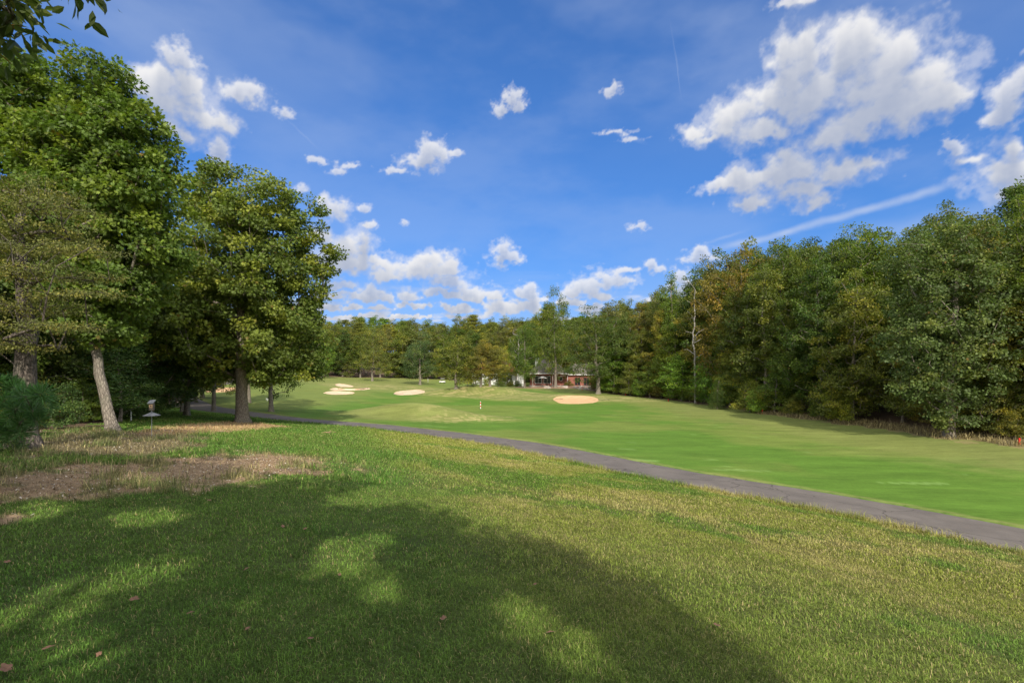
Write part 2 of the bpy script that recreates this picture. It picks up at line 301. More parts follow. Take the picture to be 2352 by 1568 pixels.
# ------------------------------------------------------------------ clouds: a far shell in the front half of the sky
def build_clouds():
    az = np.arange(-72, 72.01, .088)*pi/180; el = np.concatenate([np.arange(-.6, 39, .088), [40.5, 43, 46, 50]])*pi/180
    A, E = np.meshgrid(az, el); dl = np.full(A.shape, 9.); R = np.zeros(A.shape)
    def f3(x, y, sd, o=5, g=.55): 
        s_ = 0; a = 1.; t = 0
        for i in range(o): s_ = s_+a*(vnoise(x*2**i+i*7.7, y*2**i-i*3.1, sd+i)-.5); t += a; a *= g
        return s_/t*2
    wx = f3(A*9, E*9, 1, 6); wy = f3(A*9+40, E*9+9, 2, 6); near = np.clip(E/.55, .18, 1)   # far clouds look smaller
    w2x = f3(A*60, E*60, 3, 4); w2y = f3(A*60+7, E*60, 4, 4); sz = np.full(A.shape, .12)
    for (px, py, rx, ry) in CLOUDS:
        a, e = azel(px, py); a2, _ = azel(px+rx, py); _, e2 = azel(px, py-ry); fk = 1.32 if rx > 55 else 1.22; ra = max(a2-a, 1e-3)*fk; re = max(e2-e, 1e-3)*fk; g_ = math.sqrt(ra*re)
        i0 = np.searchsorted(el, e-re*2.2-.05); i1 = np.searchsorted(el, e+re*2.2+.05); j0 = np.searchsorted(az, a-ra*2.2-.05); j1 = np.searchsorted(az, a+ra*2.2+.05); q = (slice(i0, i1), slice(j0, j1))
        k1 = min(.050, 1.0*g_); k2 = min(.013, .5*g_)
        l = np.sqrt(((A[q]+wx[q]*k1+w2x[q]*k2-a)/ra)**2+((E[q]+wy[q]*k1*.8+w2y[q]*k2-e)/re)**2); d_ = dl[q]; h = np.clip(.5+.5*(d_-l)/.3, 0, 1); dl[q] = d_*(1-h)+l*h-.3*h*(1-h)
        sz[q] = np.maximum(sz[q], min(1, g_/.06)*sstep(2.0, 1.1, l))
    d0 = np.clip(1-dl, -1.2, 1); big = sz; hz = 1-sstep(.2, .7, sz)
    det = f3(A*24, E*28, 10, 7, .60)*(1-hz)+f3(A*75, E*95, 14, 6, .6)*hz
    vx = np.abs(f3(A*38, E*44, 20, 4, .5))*(1-hz)+np.abs(f3(A*80, E*120, 24, 4, .5))*hz; bil = .5-vx*1.6
    amp = 1.10-.55*big; dens = d0*1.15+det*amp+bil*(.20-.10*big)+.15*big-.03; low0 = sstep(.16, .07, E)
    al = np.maximum(sstep(-.02, .62+.32*big*(1-low0)-.30*low0, dens), .42*sstep(-.30, .30, dens)*np.clip(.75+det*1.5, 0, 1)*(1-low0))*np.clip(.55+.7*big+.5*low0, 0, 1)
    # thin scraps in the lower sky
    low = sstep(.20, .06, E); b1 = f3(A*16, E*62, 30, 6, .58); dens2 = (b1-.10+.12*sstep(.10, .03, E))*low*1.5
    al2 = sstep(.02, .42, dens2)*.85*low
    # self shadow accumulated from the lit top downwards
    D = np.clip(np.maximum(dens, dens2*.8), 0, 1.0); tau = np.zeros(D.shape); run = np.zeros(D.shape[1])
    size = np.clip(.35+big*.9, .3, 1.2)
    for i in range(D.shape[0]-1, -1, -1):
        run = run*(1-.030/np.clip(size[i], .3, 1.2)*1.0)+D[i]*.030/size[i]; tau[i] = run
    lit = np.exp(-tau*(2.5-.75*big))+bil*(.14-.08*big)+det*(.14-.08*big)*np.clip(D*2, 0, 1)-.06
    soft = sstep(0, .5, D); L_ = np.clip(.25+.85*lit, 0, 1.05)
    dark = np.array([.42,.48,.63]); lite = np.array([.97,.96,.96]); mid = np.array([.72,.74,.80])
    t = sstep(.30, .98, L_)[...,None]; col = np.where(t < .5, dark*(1-t*2)+mid*t*2, mid*(2-2*t)+lite*(2*t-1))
    # veils and contrails
    v = f3(A*3.2+2, E*8, 50, 7, .55); veil = sstep(-.12, .55, v)*.15*sstep(.05, .25, E)+sstep(.3,.58,E)*sstep(-.2,.4,f3(A*2.2+9, E*5, 60, 6, .55))*.22
    v2 = sstep(.1,.5,f3(A*4, E*40, 70, 5, .5))*sstep(.34,.12,E)*.10
    thin = 1-(1-np.maximum(veil, v2))*(1-sstep(.22, .0, E)*.42)
    def streak(p, q, w, amp):
        (a0, e0), (a1, e1) = azel(*p), azel(*q); dx, dy = a1-a0, e1-e0; ln = math.hypot(dx, dy); dx /= ln; dy /= ln
        X = A+wx*.006-a0; Y = E+wy*.010-e0; u = X*dx+Y*dy; s_ = np.abs(-X*dy+Y*dx)
        return amp*sstep(w, 0, s_)*sstep(-.02, .06, u)*sstep(ln+.02, ln-.03, u)*(.8+.4*f3(A*30, E*30, 80, 3))
    thin = thin+streak((1640,568),(2182,428),.0095,.62)+streak((1620,556),(1700,530),.004,.3)+streak((1900,560),(2380,470),.03,.26)+streak((1400,298),(1470,322),.006,.4)+streak((1540,60),(1562,215),.0016,.22)+streak((650,262),(720,330),.0018,.18)
    thin = np.clip(thin, 0, .8); tcol = np.array([.60,.70,.90])
    ac = 1-(1-al*.97)*(1-al2); tot = 1-(1-ac)*(1-thin); w = (ac/np.maximum(tot, 1e-4))[...,None]; col = col*w+tcol*(1-w)
    tot = tot*sstep(-.6*pi/180, .3*pi/180, E)
    Rr = 6500.; V = np.stack([Rr*np.cos(E)*np.sin(A), Rr*np.cos(E)*np.cos(A), Rr*np.sin(E)], -1).reshape(-1, 3); n1, n2 = A.shape
    i = np.arange(n1-1)[:,None]*n2; j = np.arange(n2-1)[None]; Q = np.stack([i+j, i+j+1, i+n2+j+1, i+n2+j], -1).reshape(-1, 4)
    tf = tot.ravel(); Q = Q[tf[Q].max(1) > .004]
    t_ = NT('cloud_vapour'); em = t_.n('ShaderNodeEmission', {'Color': t_.n('ShaderNodeAttribute', attribute_name='ccol').outputs['Color'], 'Strength': CLOUD_E})
    ms = t_.n('ShaderNodeMixShader', {0: t_.n('ShaderNodeAttribute', attribute_name='cal').outputs['Fac'], 1: t_.n('ShaderNodeBsdfTransparent').outputs[0], 2: em.outputs[0]})
    t_.L.new(ms.outputs[0], t_.out.inputs[0]); t_.m.cycles.emission_sampling = 'NONE'
    used, inv = np.unique(Q, return_inverse=True); V = V[used]; Q = inv.reshape(-1, 4)
    o = link(bpy.data.objects.new('clouds', npmesh('clouds', V, Q, t_.m, {'ccol': col.reshape(-1, 3)[used], 'cal': tf[used]}))); tag(o, kind='structure')
CLOUD_E = .645
build_clouds()

# ------------------------------------------------------------------ path centreline (world), ground masks
PATHPX = [(a_, b_, None) for a_, b_ in ((2352,1239),(1968,1164),(1760,1128),(1568,1094),(1380,1057.5),(1200,1022),(1090,1006),(1000,994),(871,979),(750,969),(690,964),(639,959),(584,952),(510,942),(450,933),(418,922),(402,911),(400,900),(435,892),(485,884),(545,872))]
pp = []
for (a, b, c) in PATHPX:
    if c is None: pp.append(gp(a, b)[:2])
p0 = pp[0]; pp = [p0+(p0-pp[1])/np.linalg.norm(p0-pp[1])*d for d in (30, 15)]+pp
pp = np.array(pp)
def catmull(P, step):
    out = []
    for i in range(len(P)-1):
        a = P[max(i-1,0)]; b = P[i]; c = P[i+1]; d = P[min(i+2,len(P)-1)]; n = max(2, int(np.linalg.norm(c-b)/step))
        for k in range(n):
            t = k/n; out.append(.5*((2*b)+(-a+c)*t+(2*a-5*b+4*c-d)*t*t+(-a+3*b-3*c+d)*t**3))
    out.append(P[-1]); return np.array(out)
PC = catmull(pp, .4)
PW = 2.3
def pathdist(x, y):
    sh = np.shape(x); x = np.ravel(x); y = np.ravel(y); out = np.full(len(x), 99.); side = np.zeros(len(x)); Q = PC[::3]
    T = np.gradient(Q, axis=0)
    for i in range(0, len(x), 20000):
        dx = x[i:i+20000,None]-Q[None,:,0]; dy = y[i:i+20000,None]-Q[None,:,1]; d2 = dx*dx+dy*dy; k = d2.argmin(1); j = np.arange(len(k))
        tn = T[k]/np.linalg.norm(T[k], axis=1, keepdims=True); dd = dx[j,k]*tn[:,1]-dy[j,k]*tn[:,0]   # signed: + = far side (fairway)
        out[i:i+20000] = np.sqrt(d2[j,k]); side[i:i+20000] = dd
    return out.reshape(sh), side.reshape(sh)

def lin(r, g, b): return np.array([((c/255+.055)/1.055)**2.4 if c > 10 else c/255/12.92 for c in (r, g, b)])
C_FAIR = np.array([.088,.165,.022]); C_FAIR2 = np.array([.145,.185,.038]); C_ROUGH = np.array([.185,.195,.060]); C_LAWN = np.array([.205,.232,.036]); C_LAWNG = np.array([.110,.19,.022])
C_TAN = np.array([.345,.30,.092]); C_DIRT = np.array([.275,.19,.112]); C_SOIL = np.array([.46,.29,.16]); C_LIT = np.array([.13,.09,.06]); C_DRY = np.array([.30,.25,.11])
DIRT = [(-900,1180),(-900,1060),(0,1083),(150,1076),(330,1066),(430,1048),(560,1036),(700,1052),(785,1070),(700,1087),(560,1106),(420,1116),(200,1136),(0,1146)]
DIRT2 = [(-50,1190),(60,1180),(105,1187),(60,1204),(-50,1215)]
SOIL = [(330,985),(420,975),(520,968),(610,972),(660,980),(560,988),(400,1000),(300,1003)]
BROWN = [(60,1060),(60,1010),(200,985),(330,995),(470,1003),(440,1030),(300,1045),(120,1052)]
REDGE = [gp(*p)[:2] for p in [(1385,902),(1450,910),(1560,921),(1640,932),(1750,949),(1850,962),(1950,975),(2060,990),(2180,1007),(2352,1028)]]
REDGE = np.array([REDGE[0]+np.array((-6,30.))]+REDGE+[REDGE[-1]+np.array((12,-12.)), REDGE[-1]+np.array((60,-60.))])
RP = [tuple(p) for p in REDGE]+[(900,-60),(900,900),(REDGE[0][0]-2,900)]
LEDGE = [(-12.8,11.0),(-15,15),(-16.8,20),(-19,24),(-24,32),(-31,40),(-44,62),(-58,90),(-60,120),(-52,140),(-38,146),(-22,142),(-10,146),(2,150),(10,142),(15,138),(REDGE[0][0],138),(REDGE[0][0],900),(-900,900),(-900,-30),(-30,-30),(-14,4)]
EARTH = (27.5, 116.5)
def ground_layers(x, y, z):
    px, py = topx(x, y, z); r = np.hypot(x, y); k = 1/np.maximum(y, 1)*F
    w1 = (fbm(x*.9, y*.9, 11, 4)-.5); w2 = (fbm(x*2.7, y*2.7, 23, 4)-.5); w3 = fbm(x*.22, y*.22, 31, 4)
    pd, side = pathdist(x, y); fair = (side > 0) & (y > 2)
    # lawn
    tan = sstep(.48, .78, fbm(x*.55+3, y*.55, 41, 4)*.75+fbm(x*3, y*3, 43, 3)*.3)
    green = sstep(.50, .66, fbm(x*.35, y*.35+9, 47, 4))
    lawn = C_LAWN[None]*(1-green[:,None])+C_LAWNG[None]*green[:,None]
    zone = (sstep(-2, 4, x+.15*y)*.7+.3)*(1-.75*sstep(11.5, 6.5, r+w1*3))
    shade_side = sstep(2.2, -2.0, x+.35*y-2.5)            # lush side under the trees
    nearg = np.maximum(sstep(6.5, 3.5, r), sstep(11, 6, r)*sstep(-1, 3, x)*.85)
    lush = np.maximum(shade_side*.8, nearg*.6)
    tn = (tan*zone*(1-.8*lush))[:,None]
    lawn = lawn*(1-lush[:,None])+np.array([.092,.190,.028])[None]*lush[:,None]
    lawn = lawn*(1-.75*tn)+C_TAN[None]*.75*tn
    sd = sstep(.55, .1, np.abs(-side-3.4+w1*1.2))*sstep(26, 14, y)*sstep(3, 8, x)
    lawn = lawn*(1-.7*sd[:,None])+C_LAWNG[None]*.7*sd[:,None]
    # fairway
    fw = sstep(1.0, 4.0, side+w1*3)[:,None]; strp = (.5+.5*np.sin((x*.82+y*.57)*1.9))
    f2 = sstep(.4, .65, fbm(x*.16, y*.16, 53, 4))[:,None]
    fcol = C_FAIR[None]*(1-f2*.8)+C_FAIR2[None]*f2*.8; fcol = fcol*(1+.05*(strp[:,None]-.5))
    mo = np.exp(-((x+9)/9)**2-((y-50)/4.0)**2)+np.exp(-((x+5)/11)**2-((y-86)/4.5)**2)+np.exp(-((x-9.5)/13)**2-((y-79)/7.)**2)+np.exp(-((x+25)/16)**2-((y-99)/11.)**2)*.6
    red = np.full(len(x), 99.)
    Q = catmull(REDGE, 3.0)
    for q in Q: red = np.minimum(red, np.hypot(x-q[0], y-q[1]))
    rg = np.clip(np.maximum(sstep(.25, .6, mo+w1*.35), sstep(13, 5, red+w1*6)*.9)+sstep(95, 112, y)*.6+sstep(-17, -26, x)*.7, 0, 1)[:,None]
    strk = sstep(.50, .66, fbm((x*.8+y*.5)*.55, (y*.8-x*.5)*3.2, 61, 4))[:,None]*sstep(.15,.5,mo)[:,None]*sstep(-11, -4, x+np.where(y > 60, 30, 0))[:,None]
    rr = C_ROUGH[None]*(1-.3*f2)+C_FAIR2[None]*.3*f2
    fcol = fcol*(1-rg*.85)+rr*rg*.85; fcol = fcol*(1-strk*.75)+C_DRY[None]*1.25*strk*.75
    ball = sstep(.78,.84, fbm(x*.28, y*.9, 71, 3))[:,None]*(1-rg); fcol = fcol*(1-ball*.35)+np.array([.24,.36,.11])[None]*ball*.35
    ed = sstep(.26, .08, np.abs(side-PW-.10))[:,None]; fcol = fcol*(1-.35*ed)+C_DRY[None]*.35*ed
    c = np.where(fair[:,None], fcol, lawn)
    rgh = np.where(fair, .38, .85)
    # soil and litter
    def mask(poly, amp, soft=1):
        a = np.zeros(len(x))
        for ox, oy in ((0,0),(.35,.1),(-.35,-.1),(.1,.5),(-.1,-.5)):
            a += inpoly(px+(w1*2.0+w2*1.4+ox*.5)*amp*k, py+(w1*1.0+w2+oy*.4)*amp*k*.13, poly)
        return a/5
    dm = np.maximum(mask(DIRT, 1.9), mask(DIRT2, .5))*(~fair); tuft = sstep(.60, .70, fbm(x*1.1, y*1.1, 83, 4)); dm = dm*(1-.45*tuft)
    sp = fbm(x*14, y*14, 91, 2)[:,None]; dc = C_DIRT[None]*(.62+.8*sp)
    c = c*(1-dm[:,None])+dc*dm[:,None]
    sm = mask(SOIL, .9)*(~fair)*.85; c = c*(1-sm[:,None])+C_SOIL[None]*sm[:,None]
    bm = mask(BROWN, .9)*(~fair)*.8*(1-.5*tuft); c = c*(1-bm[:,None])+np.array([.20,.14,.09])[None]*bm[:,None]
    # woods floor
    wr = inpoly(x+w1*3, y+w1*3, RP); wl = inpoly(x+w1*2, y+w1*2, LEDGE)
    fl = (wr | wl); c = np.where(fl[:,None], C_LIT[None]*(.7+.7*sp), c); rgh = np.where(fl, .9, rgh)
    dry = (sstep(5, 1.5, red)*(~wr | (red < 4))*(x > 14)*(y < 62))[:,None]*.75*(fair[:,None] | wr[:,None]); dry = dry*(wr[:,None] | (red[:,None] < .6))
    c = c*(1-dry)+C_DRY[None]*.8*dry
    # mulched yard in front of the house
    ym = sstep(1.0, .6, np.hypot((x-15.5)/19, (y-115)/7.5)+w1*.5)[:,None]*(y > 104)[:,None]
    c = c*(1-ym*.85)+(np.array([.33,.20,.14])[None]*(.75+.5*sp))*ym*.85
    return np.clip(c, .004, .9), rgh, np.maximum(dm, np.maximum(sm, bm)), fair, fl, pd, side, red

BUNK = [
 ([(1271,916),(1280,911),(1300,909),(1325,908.5),(1352,910),(1370,914),(1373,920),(1360,925),(1325,927),(1290,926),(1277,921)], 'sand2', 'largest oval bunker of tan sand at right centre below the brick house'),
 ([(904,904.5),(912,899.5),(935,896.5),(955,895),(970,896.5),(975,899.5),(966,903),(945,906),(920,907)], 'sand', 'single pale bunker right of the stack of three'),
 ([(743,902.5),(752,899.5),(772,898),(795,899.5),(813,901),(808,904),(785,905.5),(760,905.5)], 'sand', 'lowest of the three stacked pale bunkers'),
 ([(757,894),(768,891),(790,892.5),(820,893),(845,891.5),(849,893),(835,895),(800,896.5),(770,896)], 'sand', 'long thin bunker in the middle of the three stacked ones'),
 ([(770,882.5),(780,881.3),(800,884),(811,887),(805,888.6),(785,888),(774,886)], 'sand', 'topmost and smallest of the three stacked bunkers'),
 ([(576,876),(586,873),(605,872),(628,873.5),(640,875.5),(630,878),(600,879.5),(580,879)], 'sand', 'far bunker beside the flagstick, behind the big oak trunks'),
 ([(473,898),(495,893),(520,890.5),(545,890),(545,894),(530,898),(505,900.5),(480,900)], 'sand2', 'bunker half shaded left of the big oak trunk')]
BUNKW = []
for q_ in BUNK:
    w_ = np.array([gp(*p)[:2] for p in q_[0]]); c_ = w_.mean(0); BUNKW.append([tuple(v) for v in c_+(w_-c_)*1.0])
def build_ground():
    ang = np.concatenate([np.linspace(-52, 52, 620), np.linspace(52, 308, 150)[1:-1]])*pi/180
    rad = np.concatenate([[.25], np.geomspace(.6, 38, 330), np.arange(38.4, 125, .36), np.geomspace(126, 330, 70), np.geomspace(345, 3500, 34)])
    A, R = np.meshgrid(ang, rad, indexing='ij'); X = (R*np.sin(A)).ravel(); Y = (R*np.cos(A)).ravel(); Z = tz(X, Y)
    c, rgh, _b, _f, _w, pd, side, red = ground_layers(X, Y, Z)
    Z = Z-.05*(np.abs(pd) < PW-.1)
    lw = ((~_f) & (~_w))*sstep(34, 9, np.hypot(X, Y))*(1-_b)*.72; c = c*(1-lw[:,None])+np.array([.050,.046,.022])[None]*lw[:,None]   # dark soil and thatch colour, standing in for shade pockets between the blades
    for wp in BUNKW: Z = Z-.6*inpoly(X, Y, wp)
    na, nr = A.shape; i = np.arange(na)[:,None]*nr; i2 = (np.roll(np.arange(na), -1))[:,None]*nr; j = np.arange(nr-1)[None]
    Fq = np.stack([i+j, i+j+1, i2+j+1, i2+j], -1).reshape(-1, 4)[:, ::-1]
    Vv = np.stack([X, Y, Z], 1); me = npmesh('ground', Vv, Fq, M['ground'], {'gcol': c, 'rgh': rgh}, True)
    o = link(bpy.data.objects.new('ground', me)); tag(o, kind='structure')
build_ground()

def build_path():
    T = np.gradient(PC, axis=0); T /= np.linalg.norm(T, axis=1, keepdims=True); Nn = np.stack([T[:,1], -T[:,0]], 1); V = []; K = 9
    for i, (p, n) in enumerate(zip(PC, Nn)):
        wob = (vnoise(i*.35, 3.3)-.5)*.14; wob2 = (vnoise(i*.35, 9.3)-.5)*.14
        for k in range(K):
            s = (k/(K-1)*2-1); w = (PW+(wob if s < 0 else wob2))*s; q = p+n*w; V.append((q[0], q[1], -.05 if k in (0, K-1) else .012+.02*(1-s*s)))
    V = np.array(V); V[:,2] += tz(V[:,0], V[:,1]); n = len(PC)
    Fq = np.array([(i*K+k, (i+1)*K+k, (i+1)*K+k+1, i*K+k+1) for i in range(n-1) for k in range(K-1)])
    o = link(bpy.data.objects.new('path', npmesh('path', V, Fq, M['asphalt'], None, True))); tag(o, kind='structure')
build_path()

# ------------------------------------------------------------------ grass blades
def build_grass(n_target, name, rmin, rmax, dens, hgt, wid, seed, filt=None, kindlabel='', xr=None):
    rng = np.random.default_rng(seed)
    # sample polar wedge in front (and a little to the sides) of the lawn
    th = radians(74 if rmax < 12 else 60); n = int(dens*th*(rmax**2-rmin**2)); r = np.sqrt(rng.uniform(rmin**2, rmax**2, n)); a = rng.uniform(-th, th, n)
    x = r*np.sin(a); y = r*np.cos(a); z = tz(x, y); c, rgh, bare, fair, fl, pd, side, red = ground_layers(x, y, z)
    keep = (~fair) & (~fl) & (side < -PW+.05) & (rng.random(n) > bare*.96) if filt is None else filt(x, y, side, red, bare, fair, fl, rng)
    cl = fbm(x*2.3, y*2.3, 7, 3); keep &= rng.random(n) < .35+1.1*cl
    x, y, z, c, side, bare, cl = [q[keep] for q in (x, y, z, c, side, bare, cl)]; n = len(x)
    tall = np.exp(-((-side-PW)/.35)**2)*1.1+bare*1.0
    h = hgt*(.55+.9*rng.random(n))*(.7+.6*cl)*(1+tall); w = wid*(.7+.6*rng.random(n)); al = rng.uniform(0, 2*pi, n); bend = rng.uniform(.25, 1.15, n)*h
    d = np.stack([np.cos(al), np.sin(al), 0*al], 1); sd = np.stack([-np.sin(al+rng.normal(0,.4,n)), np.cos(al), 0*al], 1)*w[:,None]*.5
    b = np.stack([x, y, z-.004], 1); mid = b+d*bend[:,None]*.28; mid[:,2] += h*.62; tip = b+d*bend[:,None]; tip[:,2] += h*(1.05-.35*bend/h)
    V = np.stack([b-sd, b+sd, mid+sd*.75, mid-sd*.75, tip], 1).reshape(-1, 3)
    i = np.arange(n)[:,None]*5; Fc = np.concatenate([i+np.array([[0,1,2]]), i+np.array([[0,2,3]]), i+np.array([[3,2,4]])])
    u = rng.random(n); straw = rng.random(n) < (.06+.26*sstep(.12,.3,c[:,0])); pt = fbm(x*5.5, y*5.5, 99, 3); bright = ((.55+1.15*u**1.5)*(.62+.85*pt))[:,None]; cc = c*bright
    cc = np.where(straw[:,None], np.array([.46,.385,.165])*(.6+.6*u)[:,None], cc); cc = np.repeat(cc[:,None], 5, 1)
    cc = cc.reshape(-1, 3)
    o = link(bpy.data.objects.new(name, npmesh(name, V, Fc, M['blade'], {'gcol': cc}))); return tag(o, kindlabel, 'grass', kind='stuff')
build_grass(0, 'lawn_grass', 2.0, 5.5, 10000, .033, .0044, 1, None, 'short lawn grass blades nearest the camera, mostly in shade')
build_grass(0, 'lawn_grass', 5.5, 11, 3000, .038, .0072, 2, None, 'lawn grass blades across the shaded middle of the slope')
build_grass(0, 'lawn_grass', 11, 22, 850, .052, .013, 3, None, 'dry olive lawn grass running down towards the cart path')
build_grass(0, 'lawn_grass', 22, 48, 200, .06, .024, 4, None, 'far lawn grass around the big oak and along the path')

# ------------------------------------------------------------------ tree factory
def tubes(strands):
    V = []; Q = []; nb = 0
    for P, R in strands:
        P = np.asarray(P, float); R = np.asarray(R, float); m = R.max(); k = 12 if m > .12 else (6 if m > .035 else 3)
        T = np.gradient(P, axis=0); T /= np.linalg.norm(T, axis=1, keepdims=True)+1e-9
        ref = np.array((1., .13, .07)) if abs(T[:,2]).mean() > .6 else np.array((.05, .08, 1.))
        A = np.cross(T, ref); A /= np.linalg.norm(A, axis=1, keepdims=True)+1e-9; B = np.cross(T, A)
        t = np.arange(k)*2*pi/k; ring = P[:,None]+R[:,None,None]*(A[:,None]*np.cos(t)[None,:,None]+B[:,None]*np.sin(t)[None,:,None])
        if m > .12: ring = ring+(R[:,None,None]*.10)*np.sin(t*3+P[:,2:3]*1.3)[:,:,None]*(A[:,None]*np.cos(t)[None,:,None]+B[:,None]*np.sin(t)[None,:,None])
        V.append(ring.reshape(-1, 3)); n = len(P); i = np.arange(n-1)[:,None]*k; j = np.arange(k)[None]; j2 = (j+1) % k
        Q.append(np.stack([i+j, i+j2, i+k+j2, i+k+j], -1).reshape(-1, 4)+nb); nb += n*k
    return np.concatenate(V), np.concatenate(Q)
def grow(rng, trunk, trad, targets, zmin, r0=.010, seg=.8, up=1.3):
    nt_ = len(trunk); cap = nt_+len(targets)*14; pos = np.zeros((cap, 3)); pos[:nt_] = trunk; par = np.full(cap, -1); par[1:nt_] = np.arange(nt_-1); n = nt_
    ok = np.zeros(cap, bool); ok[:nt_] = trunk[:,2] >= zmin; ok[nt_-1] = True; br = []
    ax = trunk[-1]*.5+trunk[0]*.5
    order = np.argsort(np.hypot(targets[:,0]-np.interp(targets[:,2], trunk[:,2], trunk[:,0]), targets[:,1]-np.interp(targets[:,2], trunk[:,2], trunk[:,1]))+rng.random(len(targets))*.8)
    tips = []
    for t in targets[order]:
        dv = t-pos[:n]; d = np.linalg.norm(dv, axis=1); hd = np.hypot(dv[:,0], dv[:,1]); cost = d+up*np.maximum(0, .35*hd-dv[:,2])
        cost[:n][~ok[:n]] = 1e9; k = int(cost.argmin()); dd = d[k]; m = int(np.clip(dd/seg, 1, 12)); prev = k; ids = [k]
        for s in range(1, m+1):
            f = s/m; p = pos[k]+(t-pos[k])*f; p = p+np.array((0,0,1))*dd*.10*sin(pi*f)+(rng.normal(0, .05*min(dd, 3), 3) if s < m else 0)
            pos[n] = p; par[n] = prev; ok[n] = True; prev = n; ids.append(n); n += 1
            if n >= cap-14: break
        br.append(ids); tips.append(prev)
        if n >= cap-14: break
    cnt = np.zeros(n)
    for tp in tips:
        q = tp
        while q >= 0: cnt[q] += 1; q = par[q]
    rad = r0*np.maximum(cnt, 1)**.5; strands = [(trunk, trad)]
    tr = np.zeros(n)+1e9; tr[:nt_] = trad
    for ids in br:
        R = rad[ids].copy(); R[0] = min(R[1]*1.15 if len(R) > 1 else R[0], tr[ids[0]]*.8 if ids[0] < nt_ else 1e9, rad[ids[0]]) if ids[0] >= nt_ else min(R[1]*1.2, tr[ids[0]]*.8)
        strands.append((pos[ids], R))
    return strands
def leaves(rng, C, rad, flat, nper, size, style='leaf', spread=None, crown_c=None, droop=.25):
    nC = len(C); tot = nC*nper; c = np.repeat(C, nper, 0); cid = np.repeat(rng.random(nC), nper); rr = np.repeat(rad*(.7+.6*rng.random(nC)), nper)
    d = rng.normal(0, 1, (tot, 3)); d /= np.linalg.norm(d, axis=1, keepdims=True); rad_ = rng.random(tot)**.5
    off = d*rad_[:,None]*rr[:,None]; off[:,2] *= flat; p = c+off
    L = size*(.65+.7*rng.random(tot))
    if style == 'needle':
        ax = d*.8+np.array((0,0,.35)); nrm = rng.normal(0, 1, (tot, 3))
    else:
        ax = d*.7+rng.normal(0, .6, (tot, 3)); ax[:,2] -= droop
        out = (p-crown_c) if crown_c is not None else d; out = out/(np.linalg.norm(out, axis=1, keepdims=True)+1e-6)
        nrm = np.array((0,0,1.))*.75+out*.55+rng.normal(0, .55, (tot, 3))
    ax /= np.linalg.norm(ax, axis=1, keepdims=True)+1e-9; sd = np.cross(nrm, ax); sd /= np.linalg.norm(sd, axis=1, keepdims=True)+1e-9; nn = np.cross(ax, sd)
    def dia(base, a, s, n_, ln, w):
        return np.stack([base, base+a*(ln*.5)[:,None]+s*(w*.5)[:,None]+n_*(w*.12)[:,None], base+a*ln[:,None], base+a*(ln*.5)[:,None]-s*(w*.5)[:,None]+n_*(w*.12)[:,None]], 1)
    if style == 'leaf': qs = [dia(p, ax, sd, nn, L, L*.62)]
    elif style == 'small': qs = [dia(p, ax, sd, nn, L, L*.5)]
    elif style == 'oval':
        m1 = p+ax*(L*.33)[:,None]; m2 = p+ax*(L*.68)[:,None]; tp = p+ax*L[:,None]; up_ = nn*(L*.06)[:,None]; s1 = sd*(L*.24)[:,None]; s2 = sd*(L*.20)[:,None]
        qs = [np.stack([p, m1+s1+up_, m2+s2+up_, tp], 1), np.stack([p, tp, m2-s2+up_, m1-s1+up_], 1)]
    elif style == 'needle': qs = [dia(p, ax, sd, nn, L, L*.085)]
    else:   # lobed oak leaf: one long lobe and two pairs of side lobes
        qs = [dia(p, ax, sd, nn, L, L*.34)]
        for (t0, an, ln) in ((.22, .95, .45), (.45, .8, .42)):
            for s in (-1, 1):
                a2 = ax*cos(an)+sd*s*sin(an); s2 = -ax*sin(an)*s+sd*cos(an); qs.append(dia(p+ax*(L*t0)[:,None], a2, s2, nn, L*ln, L*.24))
    k = len(qs); V = np.stack(qs, 1).reshape(-1, 3); Fq = np.arange(tot*k*4).reshape(-1, 4)
    return V, Fq, np.repeat(rng.random(tot), 4*k), np.repeat(cid, 4*k)
def lobes_sample(rng, lobes, n, shell=.55, mind=.35):
    w = np.array([a[3]*a[4]*a[5] for a in lobes])**(2/3); w /= w.sum(); out = []; tries = 0
    while len(out) < n and tries < n*30:
        tries += 1; l = lobes[rng.choice(len(lobes), p=w)]; d = rng.normal(0, 1, 3); d /= np.linalg.norm(d); r = shell+(1-shell)*rng.random()**.6
        if rng.random() < .22: r = rng.random()
        q = np.array(l[:3])+d*r*np.array(l[3:6])
        if q[2] < .5: continue
        if out and mind > 0 and (((np.array(out)-q)**2).sum(1).min() < mind*mind): continue
        out.append(q)
    return np.array(out)
def trunk_path(rng, H, lean=(0,0), r=.3, wander=.15, flare=.7, top=.03):
    n = max(10, int(H/.45)); t = np.linspace(0, 1, n); z = t*H
    w = np.cumsum(rng.normal(0, wander/math.sqrt(n), (n, 2)), axis=0); w -= w[0]; w *= np.minimum(1, t*3)[:,None]
    P = np.stack([lean[0]*t+w[:,0], lean[1]*t+w[:,1], z-.12], 1); R = r*(1-.85*t**1.1)+top; R *= 1+flare*np.exp(-z/.30); return P, R
def parts(name_leafmat, barkmat, strands, leafdata, col, root, crown_name='crown'):
    V, Q = tubes(strands); me = npmesh('trunk', V, Q, M[barkmat], None, True); t = link(bpy.data.objects.new('trunk', me), root)
    if leafdata:
        V, Q, r, c = leafdata; me = npmesh(crown_name, V, Q, M[name_leafmat], {'rnd': r, 'cl': c}); k = link(bpy.data.objects.new(crown_name, me), root); k.color = (*col, 1)
    return root
